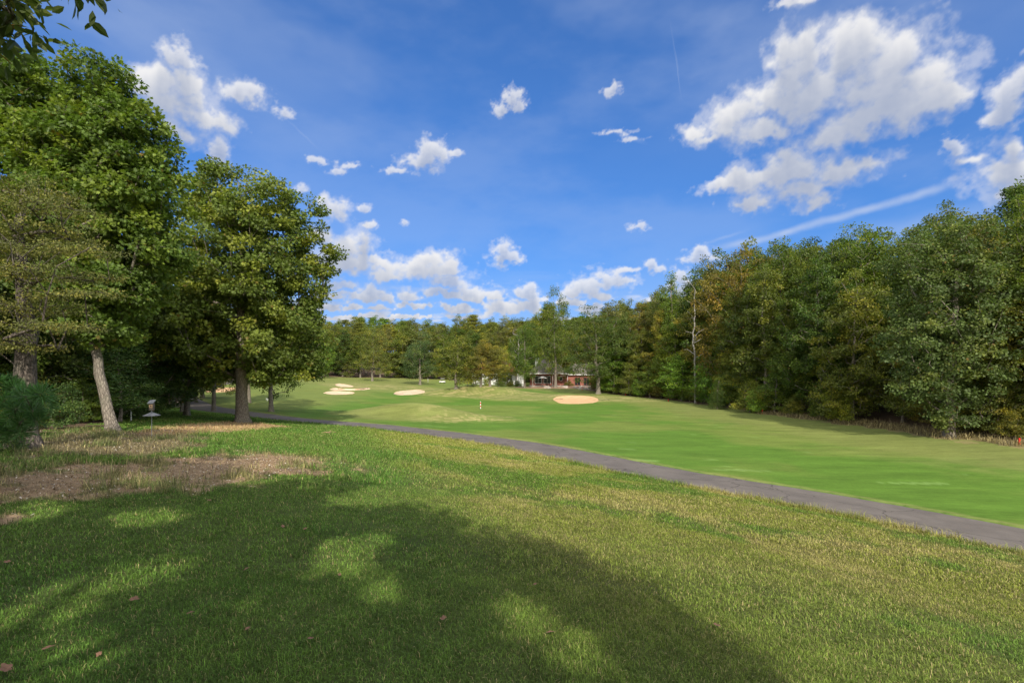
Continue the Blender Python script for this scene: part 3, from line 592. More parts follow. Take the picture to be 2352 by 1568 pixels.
def make_tree(root, seed, H, lobes, ncl, nper, size, clr, trunk_r=.3, zmin=None, col=(.06,.10,.02), style='leaf', mat='leaf', bark='bark', lean=(0,0), flat=.6, shell=.55, mind=.4, wander=.3, trunk_h=None, filt=None, targets=None, r0=.011, droop=.25, extra=None):
    rng = np.random.default_rng(seed); T = lobes_sample(rng, lobes, ncl, shell, mind) if targets is None else targets
    if filt is not None: T = T[filt(T)]
    if extra is not None: T = np.concatenate([T, extra])
    th = trunk_h or H*.8; P, R = trunk_path(rng, th, lean, trunk_r, wander)
    st = grow(rng, P, R, T, zmin if zmin is not None else H*.25, r0=r0)
    cc = np.array([(np.array(lobes)[:,0]).mean(), np.array(lobes)[:,1].mean(), H*.45])
    return parts(mat, bark, st, leaves(rng, T, clr, flat, nper, size, style, crown_c=cc, droop=droop), col, root)
def copy_tree(src, loc, rz, sc, label, group=None, col=None, name=None):
    r = src.copy(); COL.objects.link(r)
    r.location = loc; r.rotation_euler = (0,0,rz); r.scale = sc if isinstance(sc, tuple) else (sc,)*3; r['label'] = label
    if group: r['group'] = group
    elif 'group' in r: del r['group']
    for ch in src.children:
        c = ch.copy(); COL.objects.link(c); c.parent = r
        if col is not None and ch.name.startswith('crown'): c.color = (*col, 1)
    return r
def base_empty(name, x, y, label, cat='tree', group=None, dz=-.05):
    return empty(name, (x, y, tz1(x, y)+dz), label, cat, group)
def lobes_px(lst, D, bx, bz):   # lobe list measured on the photo at depth D, made relative to the tree base
    out = []
    for px, py, rx, ry, dy, ry3 in lst:
        X, _, Z = pol(px, py, D); out.append((X-bx, dy, Z-bz, rx/F*D, ry3, ry/F*D))
    return out

# ---- big oak beside the path
b = gp(557, 970); r = base_empty('oak_tree', b[0], b[1], 'big green oak with a thick sunlit trunk standing alone beside the cart path')
lb = lobes_px([(515,470,75,95,0,3.0),(450,455,45,55,.5,2.0),(610,480,90,75,0,3.2),(690,500,60,70,0,2.4),(730,590,48,34,.5,1.4),(560,580,150,110,0,4.8),(440,640,95,95,-.3,3.4),
  (640,650,100,100,.3,4.0),(550,730,170,90,0,5.2),(420,760,80,70,0,2.6),(660,770,85,80,0,3.4),(560,820,120,60,0,4.0),(560,850,80,30,-.6,1.8),(500,860,45,22,-.3,1.2),(620,858,50,24,-.2,1.2),(480,700,90,80,-2,2.5),(620,850,40,30,.4,1.2),(455,835,70,38,1.6,2.2),(665,842,70,36,1.6,2.0),(560,850,110,34,2.4,2.2)], b[1], b[0], b[2])
make_tree(r, 11, 15.2, lb, 880, 135, .20, .62, .345, 3.2, (.150,.205,.036), 'oak', 'leaf', 'bark', (-.2,0), .6, .55, .36, .25, 12.5, filt=lambda T: ~((T[:,2] < 3.5) & (T[:,1] < .6) & (np.abs(T[:,0]) < 1.3)) & ~((T[:,2] < 7.5) & (T[:,1] < -2.6) & (np.abs(T[:,0]-.6) < 1.4)))
# ---- leaning oak at the left, tall bright crown
b = gp(262, 990); r = base_empty('oak_tree', b[0], b[1], 'tall bright oak whose dappled trunk leans left behind the birdhouse')
lb = lobes_px([(240,215,70,85,0,1.6),(300,320,85,90,0,1.9),(200,330,90,100,0,2.0),(130,330,75,90,.2,1.8),(330,430,80,90,0,1.9),(240,480,140,110,0,2.6),(110,480,110,110,.5,2.2),(340,560,65,80,.3,1.6),
  (260,640,110,90,0,2.2),(130,640,110,90,.6,2.2),(50,210,70,100,.4,1.5),(20,300,80,110,.3,1.6),(0,180,50,70,.5,1.2),(210,740,90,55,.2,1.6),(20,380,70,160,.8,1.6)], b[1], b[0], b[2])
make_tree(r, 12, 14.6, lb, 950, 112, .165, .46, .155, 3.0, (.125,.195,.030), 'oak', 'leaf', 'bark', (-3.0,.2), .6, .5, .28, .25, 12.8)
# ---- leftmost tree with fine tawny leaves
b = gp(55, 1028); r = base_empty('elm_tree', b[0], b[1], 'rough trunked tree at the left edge with sparse tawny leaves on thin level branches')
lb = lobes_px([(70,440,120,14,-.3,1.3),(160,490,125,15,-.6,1.2),(100,540,160,16,-.4,1.4),(225,590,130,13,-.9,.9),(120,635,190,16,-.7,1.3),(245,685,110,11,-1.1,.8),(70,700,150,22,-.6,1.4),(190,750,130,13,-1.0,1.0),(60,790,130,20,-.7,1.2),(20,560,90,60,.2,1.4)], b[1], b[0], b[2])
make_tree(r, 13, 10.5, lb, 430, 62, .062, .34, .24, 1.9, (.135,.150,.036), 'small', 'leaf_dry', 'bark_dark', (-.3,.1), .22, .2, .2, .2, 6.6, r0=.006)

# ---- shade trees behind and beside the camera: their crowns lay the shade seen on the lawn
SHP = [(-1600,1025),(0,1035),(250,1042),(450,1038),(640,1062),(780,1070),(850,1083),(960,1105),(1000,1160),(1180,1195),(1290,1250),(1400,1300),(1480,1330),(1560,1395),(1650,1470),(1780,1560),(1960,1700),(2200,2200),(2200,9000),(-9000,9000)]
SUNE = [(800,1272,85,30,-.35),(1205,1408,60,22,.25),(1345,1490,60,10,.3),(130,1385,175,36,-.38),(180,1500,120,20,-.3),(90,1168,90,14,-.1),(330,1188,110,12,-.1),(560,1402,30,8,-.3),(880,1365,30,12,-.4),(860,1148,70,10,0),(600,1096,70,10,-.05),(330,1105,60,9,0),(400,1300,45,8,-.3)]
def shade_ok(T, base):
    W_ = T+base; h = W_[:,2]+.2; keep = np.ones(len(T), bool)
    gx = W_[:,0]-SV[0]/SV[2]*h; gy = W_[:,1]-SV[1]/SV[2]*h; gz = tz(gx, gy)
    h = W_[:,2]-gz; gx = W_[:,0]-SV[0]/SV[2]*h; gy = W_[:,1]-SV[1]/SV[2]*h; px, py = tox = topx(gx, gy, tz(gx, gy))
    front = gy > 1.2; inside = inpoly(px, py, SHP); keep &= (~front) & (gx < 2.4+.3*gy) | (front & inside)
    for (cx, cy, rx, ry, a) in SUNE:  # sun flecks
        dx = px-cx; dy = py-cy; u = dx*cos(a)+dy*sin(a); v = -dx*sin(a)+dy*cos(a); pad = 1.0+.0*u
        gy_ = np.maximum(gy, 1.0); Hh = EYE-gz; keep &= ~(front & ((u/(rx*.9+.30*F/gy_))**2+(v/(ry*.9+.40*F*Hh/gy_**2))**2 < 1))
    q_ = inpoly(px+42, py-26, SHP); keep &= ~(front & inside & ~q_ & (np.sin(T[:,0]*37.7+T[:,1]*21.3)*.5+.5 < .55))
    # nothing may hang into view except at the very upper left corner
    vx, vy = topx(W_[:,0], W_[:,1], W_[:,2]); pad = 190/np.maximum(W_[:,1], .4)*2.2; vis = (W_[:,1] > -.3) & (vx > -60-pad) & (vx < 2420+pad) & (vy > -40-pad)
    near = (vx < -170) & (vy < 60); keep &= ~(vis & ~near); return keep
SHT = [((-6.6,-1.0), 10.5, [(0,0,7.2,4.2,4.4,2.8),(1.5,-2.5,8,3.5,3.5,2.4),(-2.5,2,6.5,3.2,3.4,2.2)], 1250, 'tree overhanging the upper left corner, close beside the camera, dark oval leaves'),
       ((-.6,-8.5), 12.5, [(0,0,8.4,4.6,4.4,3.2),(2.5,.5,8,3.4,3.4,2.6),(-2.8,1.2,9,3.6,3.6,2.8)], 1300, 'tall shade tree behind the camera that darkens the middle of the lawn'),
       ((-3.6,-5.2), 11.5, [(0,0,7.6,4.6,5.0,3.0),(-1.5,2.5,7,3.8,3.6,2.4),(2.5,1.5,7.5,3.6,3.6,2.6)], 1300, 'shade tree close behind the camera that darkens the near lawn'),
       ((4.4,-8.2), 12, [(0,0,8,3.8,4.2,3.0),(-1.5,2,7.2,3.2,3.4,2.4),(-2.5,-1,9,3,3.4,2.4)], 1200, 'shade tree behind the camera on the right that casts the diagonal shadow edge'),
       ((-11.5,-6.5), 12, [(0,0,8,4.4,4.4,3.2),(-1.5,3.5,7,3.4,3.4,2.4),(2,1,9,3.4,3.4,2.4)], 1100, 'shade tree behind the camera on the left that darkens the mulch patch')]
CORNER = np.array([pol(*q) for q in ((-60,20,4.6),(-30,5,4.4),(-5,15,4.3),(15,5,4.2),(30,35,4.3),(10,60,4.4),(-20,70,4.5),(-50,80,4.6),(-10,110,4.8),(-60,140,4.9),(178,-30,3.9),(140,-60,4.0))])
for i, ((x, y), H, lb, n, lab) in enumerate(SHT):
    r = base_empty('shade_tree', x, y, lab); bb = np.array(r.location)
    make_tree(r, 30+i, H, lb, int(n*1.9), 46, .115, .30, .24, 3.6, (.07,.10,.026), 'oval' if i == 0 else 'leaf', 'leaf', 'bark', (0,0), .6, .2, .15, .2, H*.85, lambda T: shade_ok(T, bb), r0=.007, extra=(CORNER-bb) if i == 0 else None)

# ------------------------------------------------------------------ library of forest trees (each prototype is also the first one planted)
PAL = {'dark green': (.062,.098,.024), 'mid green': (.092,.135,.026), 'olive': (.122,.144,.036), 'yellow green': (.185,.195,.036), 'tawny': (.152,.148,.036), 'rust coloured': (.172,.138,.034), 'blue green': (.062,.110,.045), 'grey green': (.125,.140,.065), 'bright green': (.115,.205,.034)}
def stack(rng, H, z0, r, n, top=.35):
    out = []
    for i in range(n):
        t = (i+.5)/n; z = z0+(H-z0)*t; rr = r*(.62+.5*sin(pi*min(1, t*.9+.12)))*(1-top*t**2.5); a = rng.uniform(0, 2*pi); off = rr*.45
        out.append((off*cos(a), off*sin(a), min(z, H-rr*.55), rr*rng.uniform(.75,1.0), rr*rng.uniform(.75,1.0), (H-z0)/n*rng.uniform(.85,1.25)))
        a += pi*rng.uniform(.7,1.3); out.append((off*1.5*cos(a), off*1.5*sin(a), min(z+rng.uniform(-.8,.8), H-1), rr*.55, rr*.55, (H-z0)/n*.7))
    return out
PAL = {k: (v[0]*1.22, v[1]*1.24, v[2]*.85) for k, v in PAL.items()}
LIB = {}
def proto(key, name, H, fn):
    r = empty(name, (0,0,0), 'x', 'tree'); fn(r); LIB[key] = (r, H, [False])
def dec(seed, H, z0, rad, n, ncl, nper, size, clr, **k):
    def f(r):
        rng = np.random.default_rng(seed); lb = stack(rng, H, z0, rad, n); make_tree(r, seed, H, lb, ncl, nper, size, clr, **k)
    return f
for i in range(5): proto('edge%d' % i, 'forest_tree', 18, dec(100+i, 18, 1.6, 3.5+.45*(i % 3), 5+i, 330, 84, .215+.02*(i % 3), .66+.05*i, trunk_r=.22, zmin=1.8, shell=.5, mind=.5, r0=.020))
for i in range(3): proto('tall%d' % i, 'forest_tree', 20, dec(120+i, 20, 6, 3.4+.3*i, 5, 230, 72, .26, .8, trunk_r=.24, zmin=5, shell=.5, mind=.5, r0=.014))
for i in range(3): proto('open%d' % i, 'park_tree', 9.5, dec(140+i, 9.5, 2.3, 3.0, 3, 230, 60, .18, .62, trunk_r=.20, zmin=1.9, shell=.5, mind=.42))
for i in range(2): proto('open_tall%d' % i, 'park_tree', 16, dec(150+i, 16, 3.6, 4.3, 4, 300, 60, .22, .78, trunk_r=.30, zmin=3, shell=.55, mind=.55))
for i in range(3): proto('bush%d' % i, 'shrub', 3.2, dec(160+i, 3.2, .5, 1.6, 2, 110, 60, .13, .42, trunk_r=.05, zmin=.2, shell=.4, mind=.3, trunk_h=2.0, r0=.006))
for i in range(2): proto('layer%d' % i, 'understory_tree', 7, dec(170+i, 7, .9, 2.6, 5, 170, 60, .15, .72, trunk_r=.09, zmin=.8, shell=.35, mind=.4, flat=.28, r0=.008))
def spire(r):
    lb = [(0.3*sin(i*2.1), .3*cos(i*2.1), 2.2+i*2.1, 3.0*(1-i/9.3)+.5, 3.0*(1-i/9.3)+.5, 1.5) for i in range(9)]
    make_tree(r, 180, 20.5, lb, 330, 56, .22, .7, trunk_r=.2, zmin=1.5, shell=.5, mind=.45, trunk_h=19.5)
proto('spire', 'forest_tree', 20.5, spire)
def pine(seed, H, z0, rad, n, size=.26):
    def f(r):
        rng = np.random.default_rng(seed); T = []; 
        for i in range(n):
            t = i/(n-1); z = z0+(H-z0)*t; rr = rad*(1-.75*t**1.6)*rng.uniform(.7,1.1); m = rng.integers(4, 7); a0 = rng.uniform(0, 6.3)
            for k in range(m):
                a = a0+k*2*pi/m+rng.normal(0,.2)
                for q in (.35, .7, 1.0):
                    for w_ in range(2): T.append((rr*q*cos(a)+rng.normal(0,.35), rr*q*sin(a)+rng.normal(0,.35), z+.35*q*rr*.5+rng.normal(0,.18)))
        T.append((0,0,H)); make_tree(r, seed, H, [(0,0,H*.7,rad,rad,5)], 0, 60, size, .62, trunk_r=.24, zmin=z0-1.5, flat=.42, targets=np.array(T), style='small', mat='needle', bark='bark_dark', trunk_h=H*.97, wander=.25)
    return f
proto('pine0', 'pine_tree', 21, pine(190, 21, 10, 3.6, 10)); proto('pine1', 'pine_tree', 19, pine(191, 19, 11, 3.0, 8))
def cedar(r):
    lb = [(0, 0, .6+i*.62, 1.7*(1-i/9.5)+.12, 1.7*(1-i/9.5)+.12, .6) for i in range(9)]
    make_tree(r, 195, 6, lb, 210, 70, .12, .38, trunk_r=.09, zmin=.3, shell=.6, mind=.25, trunk_h=5.8, style='small', flat=1.1, r0=.006, droop=-.4)
proto('cedar', 'cedar_tree', 6, cedar)
def dead(seed, H, n, r_, spread=1.6):
    def f(r):
        rng = np.random.default_rng(seed); P, R = trunk_path(rng, H, (.5,0), r_, .35, .3); T = []
        for i in range(n): z = rng.uniform(H*.35, H*1.02); a = rng.uniform(0,6.3); q = spread*rng.uniform(.5,1.1)*(1.3-z/H*.7); T.append((q*cos(a)+.4*z/H, q*sin(a), z+rng.uniform(.2,1.4)))
        parts('leaf', 'bark_pale', grow(rng, P, R, np.array(T), H*.3, r0=.028, up=1.8), None, (0,0,0), r)
    return f
proto('dead', 'dead_tree', 15, dead(201, 15, 22, .12)); proto('dead2', 'dead_tree', 10, dead(202, 10, 40, .13, 2.2))
CNT = {}
def plant(key, x, y, H, label, col=None, group=None, wid=None, rz=None, rng=random.Random(3)):
    r, H0, used = LIB[key]; s = H/H0; w = wid if wid else s*rng.uniform(.92,1.1); rz = rng.uniform(0, 2*pi) if rz is None else rz; loc = (x, y, tz1(x, y)-.06); c = PAL[col] if isinstance(col, str) else col
    if c is not None: k = rng.uniform(.85,1.15); c = tuple(v*k*rng.uniform(.93,1.07) for v in c)
    if not used[0]:
        used[0] = True; r.location = loc; r.rotation_euler = (0,0,rz); r.scale = (w,w,s); r['label'] = label
        if group: r['group'] = group
        for ch in r.children:
            if c and ch.name.startswith('crown'): ch.color = (*c, 1)
        o = r
    else: o = copy_tree(r, loc, rz, (w, w, s), label, group, c)
    o['category'] = {'shrub': 'shrub', 'dead_tree': 'dead tree'}.get(o.name.split('.')[0], 'tree'); return o
def plant_px(key, px, py, top, label, col=None, D=None, **k):
    p = gp(px, py) if D is None else np.array([(px-1176)/F*D, D, tz1((px-1176)/F*D, D)]); H = EYE+(HY-top)/F*p[1]-p[2]; return plant(key, p[0], p[1], H, label, col, **k)

# park trees on the far turf
plant_px('open1', 740, 868, 786, 'small bright green tree on the rise behind the green', 'bright green')
plant_px('open_tall0', 855, 875, 752, 'olive tree with a pale trunk standing forward of the far wood', 'olive', wid=.78)
plant_px('open0', 965, 883.5, 775, 'dark green tree casting shade above the middle bunker', 'blue green')
plant_px('open2', 1048, 892.5, 778, 'round bushy olive tree just behind the grass mound', 'olive', wid=1.12)
plant_px('open1', 1104, 887.5, 790, 'tawny small tree left of a paler stemmed one, by the white house', 'tawny', wid=.85)
plant_px('open0', 1126, 887, 786, 'tawny small tree with a pale stem in front of the white house', 'tawny', wid=.9)
plant_px('open2', 1165, 884, 800, 'yellowish small tree at the right corner of the white house', 'yellow green', wid=.75)
plant_px('open1', 1205, 890.5, 748, 'slim green tree with a straight pale trunk left of the brick house porch', 'mid green', wid=.98)
plant_px('open_tall1', 1276, 889.5, 676, 'tallest park tree, grey trunk in front of the brick house', 'mid green', wid=.92)
plant_px('open_tall0', 1374, 904.5, 713, 'spreading dark tree right behind the large bunker, before the brick wing', 'dark green', wid=1.12)
plant_px('dead2', 1186, 884, 765, 'grey half bare tree between the two houses')
plant_px('cedar', 1241, 885, 855, 'small dark cone shaped cedar at the porch of the brick house', 'dark green')
plant_px('layer1', 1092, 886, 838, 'low leafy understory tree screening the left half of the white house', 'olive', D=119)
plant_px('layer0', 1146, 886, 836, 'low leafy understory tree screening the right half of the white house', 'mid green', D=119)
plant_px('bush1', 1118, 887, 866, 'broad shrub between the two screening trees of the white house', 'yellow green', D=118)
# trees round the path, left
LT = [('open_tall1',622,945,600,'brown trunked oak on the far side of the path, behind the big oak','mid green',.62),('open_tall0',571.5,925,660,'pale trunked tree seen just right of the big oak trunk','mid green',.6),
 ('open_tall0',491,944.5,650,'slim pale trunked tree at the path bend left of the big oak','yellow green',.52),('open_tall1',429,953.6,640,'dark double stem nearest the path bend','dark green',.6),('open_tall0',419,946,650,'thin grey stem close behind the dark stem','blue green',.5),
 ('open_tall1',450,925,690,'dark straight trunk on the far side of the bending path','mid green',.52),('open1',465.5,914,760,'small tree in front of the half hidden bunker','yellow green',.95),('open_tall1',363,928.5,640,'dark flared trunk right of the birdhouse','dark green',.62),
 ('open_tall0',386,932.5,650,'dark trunk second right of the birdhouse','dark green',.6),('open_tall0',408,929.5,660,'trunk beside the grey path, third right of the birdhouse','mid green',.55),('layer0',275,968,800,'thin crooked dark sapling behind the leaning oak','blue green',.8),
 ('edge2',300,955,600,'dark bushy tree filling the gap behind the birdhouse','blue green',.8),('edge0',215,950,560,'dark tree directly behind the leaning trunk','blue green',.85),('edge1',130,960,560,'dark tree between the leaning trunk and the left edge trunk','blue green',.85),('edge3',30,965,540,'dark tree behind the left edge trunk','dark green',.85)]
for key, px, py, top, lab, col, w in LT: plant_px(key, px, py, top, lab, col, wid=w)
# right wood: front row along the turf edge
SIL = [(1380,715),(1480,690),(1510,668),(1540,640),(1570,680),(1590,640),(1640,602),(1700,578),(1760,558),(1850,570),(1920,560),(1980,530),(2020,508),(2060,510),(2080,540),(2120,495),(2170,478),(2230,488),(2290,470),(2352,440),(2700,380),(4000,300)]
SILM = [(300,540),(380,560),(420,640),(700,740),(745,738),(800,738),(850,748),(900,742),(950,735),(1000,738),(1050,738),(1090,724),(1130,740),(1180,730),(1230,725),(1260,700),(1320,732),(1350,722),(1400,700),(1480,700)]
def sil(tab, px): return float(np.interp(px, [a for a, _ in tab], [b for _, b in tab]))
EL = catmull(REDGE, .5); seg = np.r_[0, np.cumsum(np.linalg.norm(np.diff(EL, axis=0), axis=1))]
def along(s): return np.array([np.interp(s, seg, EL[:,0]), np.interp(s, seg, EL[:,1])])
def inward(s): t = along(s+.5)-along(s-.5); t /= np.linalg.norm(t); n = np.array([-t[1], t[0]]); return n if n[0]*.8+n[1]*.6 > 0 else -n
plant_px('spire', 1540, 900, 626, 'pointed tall tree standing up against the white cloud', 'mid green', D=84, wid=.95)
plant_px('dead', 1597, 900, 664, 'bleached bare dead trunk rising at the edge of the right wood', D=72)
plant_px('open_tall1', 1690, 900, 598, 'rust and orange topped tree in the right wood', 'rust coloured', D=68, wid=1.1)
plant_px('open_tall0', 1755, 900, 606, 'orange tinged tree right of the rust topped one', 'tawny', D=71, wid=.9)
plant_px('tall1', 1632, 890, 606, 'tall pale grey green tree next to the dead trunk', 'grey green', D=78, wid=.8)
r_ = random.Random(21); cols = ['olive','mid green','dark green','olive','yellow green','mid green','tawny','mid green','olive','dark green']
s0 = 26; k = 0; L_end = seg[-1]-50
ords = ['first','second','third','fourth','fifth','sixth','seventh','eighth','ninth','tenth','eleventh','twelfth','thirteenth','fourteenth','fifteenth','sixteenth','seventeenth','eighteenth','nineteenth','twentieth','twenty first','twenty second','twenty third','twenty fourth','twenty fifth','twenty sixth','twenty seventh','twenty eighth','twenty ninth','thirtieth','thirty first','thirty second','thirty third','thirty fourth']
while s0 < L_end:
    n = inward(s0); p = along(s0)+n*(r_.uniform(2.2, 4.2)+(2.0 if along(s0)[1] < 46 else 0)); px = 1176+p[0]/p[1]*F; zg = tz1(*p); Hm = EYE+(HY-sil(SIL, px))/F*p[1]-zg; H = max(8, min(19, Hm*r_.uniform(.62,.92))); c = cols[k % len(cols)]
    if abs(px-2180) > 70: plant('tall%d' % r_.randrange(3) if k % 4 == 2 else 'edge%d' % r_.randrange(5), p[0], p[1], H, f'{c} tree, {ords[min(k,33)]} from the houses along the front of the right wood', c, 'trees in the front row of the right wood'); k += 1
    s0 += r_.uniform(3.6, 5.2)
s0 = 24; k = 0
bc = ['yellow green','olive','mid green','tawny','olive','bright green']
while s0 < L_end:
    n = inward(s0); p = along(s0)+n*(r_.uniform(.6, 1.8)+(2.6 if along(s0)[1] < 46 else 0)); c = bc[r_.randrange(6)]; px = 1176+p[0]/p[1]*F
    key = ['bush0','bush1','bush2','layer0','layer1'][r_.randrange(5)]; H = r_.uniform(1.8,3.6) if key[0] == 'b' else r_.uniform(4.5,8)
    if p[1] < 42: H *= .6
    plant(key, p[0], p[1], H, f'{c} undergrowth, {ords[min(k,33)]} clump from the houses along the right wood edge', c, 'undergrowth along the right wood edge'); k += 1
    s0 += r_.uniform(1.9, 3.3)
plant_px('cedar', 1648, 930, 868, 'dark feathery cedar low at the right wood edge', 'dark green', D=62)
plant_px('bush1', 1722, 941, 882, 'bright lime shrub at the edge of the right wood', (.22,.24,.035), D=57.5)
plant_px('bush0', 1735, 946, 905, 'low green shrub below the lime one beside the red stake', 'bright green', D=56.5)
# rows behind
def fill(n, region, sf, keys, cs, label, group, hmin=8, hmax=23, seed=4, mind=3.2, f=(.86,1.0)):
    rr = random.Random(seed); pts = []; t = 0
    while len(pts) < n and t < n*60:
        t += 1; p = region(rr)
        if p is None or any((p[0]-q[0])**2+(p[1]-q[1])**2 < mind**2 for q in pts): continue
        px = 1176+p[0]/p[1]*F if p[1] > 1 else -999; zg = tz1(*p); Hm = (EYE+(HY-sf(px))/F*p[1]-zg)*rr.uniform(*f)
        if Hm < hmin*.8: continue
        pts.append(p); plant(keys[rr.randrange(len(keys))], p[0], p[1], max(hmin, min(hmax, Hm)), label, cs[rr.randrange(len(cs))], group, wid=(max(hmin, min(hmax, Hm))/19*rr.uniform(1.1,1.4) if seed in (9,12) else None))
def reg_r(d0, d1):
    def f(rr):
        s = rr.uniform(20, L_end+6); p = along(s)+inward(s)*rr.uniform(d0, d1); return p if p[1] > 6 and abs(1176+p[0]/p[1]*F-1560) > 18 else None
    return f
G1 = ('tree packed in the second row of the right wood', 'trees of the second row of the right wood')
fill(34, reg_r(7, 12), lambda px: sil(SIL, px), ['edge0','edge1','edge2','edge3','edge4','tall0','tall1'], ['olive','mid green','mid green','dark green','tawny'], *G1, seed=5)
fill(60, reg_r(13, 45), lambda px: sil(SIL, px), ['edge0','edge2','edge4','tall0','tall1','tall2','pine0','pine1'], ['olive','mid green','dark green','mid green','grey green'], 'treetop showing high up the hill of the right wood', 'treetops up the hill of the right wood', seed=6, mind=4)
# far wood behind the green and the houses
def reg_m(x0, x1, y0, y1):
    def f(rr): return (rr.uniform(x0, x1), rr.uniform(y0, y1))
    return f
k = 0; X = -64
rm = random.Random(8)
mc = ['dark green','olive','olive','dark green','mid green','tawny','olive','grey green','mid green','dark green']
while X < 34:
    y = (144 if X < 4 else 139)+rm.uniform(-2, 3); px = 1176+X/y*F; H = (EYE+(HY-sil(SILM, px))/F*y-tz1(X, y))*rm.uniform(.72,.96); c = mc[k % 10]
    plant(['edge%d' % rm.randrange(5), 'edge%d' % rm.randrange(5), 'tall%d' % rm.randrange(3)][rm.randrange(3)], X, y, H, f'{c} tree, {ords[min(k,33)]} from the left in the front row of the far wood', c, 'trees in the front row of the far wood', wid=H/18*rm.uniform(1.15,1.5)); k += 1
    X += rm.uniform(4.2, 6.6)
fill(75, reg_m(-75, 55, 149, 200), lambda px: sil(SILM, px) if px < 1480 else sil(SIL, px), ['edge0','edge1','edge3','tall0','tall2','pine1','pine0'], ['olive','mid green','dark green','olive','yellow green','grey green'], 'tree deep in the far wood behind its front row', 'trees deep in the far wood', seed=9, mind=3.6)
fill(16, reg_m(-72, 40, 141, 147), lambda px: 800, ['bush0','layer0','layer1','bush2'], ['olive','mid green','yellow green'], 'low sapling at the foot of the far wood', 'saplings at the foot of the far wood', 2, 6, seed=10, mind=3)
fill(150, reg_m(-190, 150, 280, 340), lambda px: 738+8*sin(px*.013)+4*sin(px*.05), ['pine0','pine1','tall2','tall0'], ['mid green','bright green','mid green','olive'], 'pine crown on the distant ridge beyond the far wood', 'pines on the distant ridge', 10, 24, seed=12, mind=4.5)
# left wood
LP = [tuple(p) for p in LEDGE]
def reg_l(rr):
    p = (rr.uniform(-78, -15), rr.uniform(10, 128)); q = (p[0]+1.5, p[1])
    if 1176+p[0]/p[1]*F > 300 and p[1] < 118: return None
    if not bool(inpoly(np.array([q[0]]), np.array([q[1]]), LP)[0]): return None
    e = min(math.hypot(p[0]-a, p[1]-b_) for a, b_ in LP[:9]); return p if e < 26 else None
fill(58, reg_l, lambda px: float(np.interp(px, [-300, 0, 350, 420, 560, 740], [430, 470, 560, 650, 720, 745])), ['edge0','edge1','edge2','edge3','edge4','tall0'], ['dark green','blue green','mid green','olive','dark green'], 'shaded tree deep in the left wood', 'trees deep in the left wood', 6, 20, seed=14, mind=3.4)
ls = random.Random(15)
LS = [(20,985,905),(80,975,880),(130,985,895),(180,972,870),(215,968,885),(320,962,880),(345,948,875),(60,1000,930),(150,965,850),(240,955,850),(-60,1010,860),(0,1040,960),(300,945,840),(375,920,860),(395,905,850),(340,930,850),(435,884,845),(480,874,835),(530,868,832),(580,866,835),(640,864,828),(690,864,835)]
for k, (px, py, top) in enumerate(LS):
    plant_px(['bush0','bush1','bush2','layer0','layer1'][k % 5], px, py, top, 'leafy shrub at the foot of the left wood', ['mid green','olive','blue green'][k % 3], group='shrubs at the foot of the left wood')

# ---- large oak at the right with dark low crown
b = gp(2180, 1003); r = base_empty('oak_tree', b[0], b[1], 'large oak on the right whose short trunk stands in the dry grass strip')
lb = lobes_px([(2165,555,65,70,.5,2.6),(2230,560,60,65,0,2.4),(2110,620,60,80,.5,2.6),(2250,650,70,90,.2,3.0),(2170,690,110,110,0,4.0),(2120,790,90,80,0,3.4),(2230,790,110,90,0,3.8),(2190,880,100,60,0,3.2),(2180,940,60,35,-.4,1.8),(2290,720,50,70,.3,2.0),(2100,870,60,40,-.6,2.0)], b[1], b[0], b[2])
make_tree(r, 14, 15.6, lb, 640, 84, .19, .66, .28, 2.0, (.115,.165,.045), 'oak', 'leaf', 'bark', (.1,0), .55, .55, .38, .25, 13.5)
plant_px('pine0', 2345, 1000, 440, 'tall pine with layered branches at the right edge', (.05,.092,.016), D=46, wid=.85)
plant_px('pine1', 2395, 1000, 450, 'pine half outside the right edge of the view', 'mid green', D=44, wid=.9)

# ---- young white pine at the left edge
def sap():
    D = 8.2; x = (-95-1176)/F*D; r = base_empty('pine_sapling', x, D, 'young soft needled pine reaching in at the left edge, lower left', 'tree'); b = np.array(r.location); T = []
    rg = np.random.default_rng(77)
    for (px, py, dy) in ((20,915,0),(60,905,-.2),(95,900,-.3),(40,935,.1),(80,945,-.2),(20,960,0),(55,965,-.2),(85,968,-.1),(10,985,.1),(45,990,.1),(0,880,.2),(30,890,.3),(-20,930,0),(-30,970,0),(-50,900,0),(-60,860,0),(-90,830,0),(-100,930,0),(60,930,.3),(100,925,.2),(-10,1000,0)):
        for q in range(2): X, Y, Z = pol(px+rg.normal(0,5), py+rg.normal(0,4), D+dy+rg.normal(0,.12)); T.append((X-b[0], Y-b[1], Z-b[2]))
    make_tree(r, 78, 2.6, [(0,0,1.2,1,1,1)], 0, 190, .13, .10, trunk_r=.045, zmin=.3, flat=.8, targets=np.array(T), style='needle', mat='needle', bark='bark_dark', trunk_h=2.4, wander=.05, col=(.060,.150,.034), r0=.005)
sap()

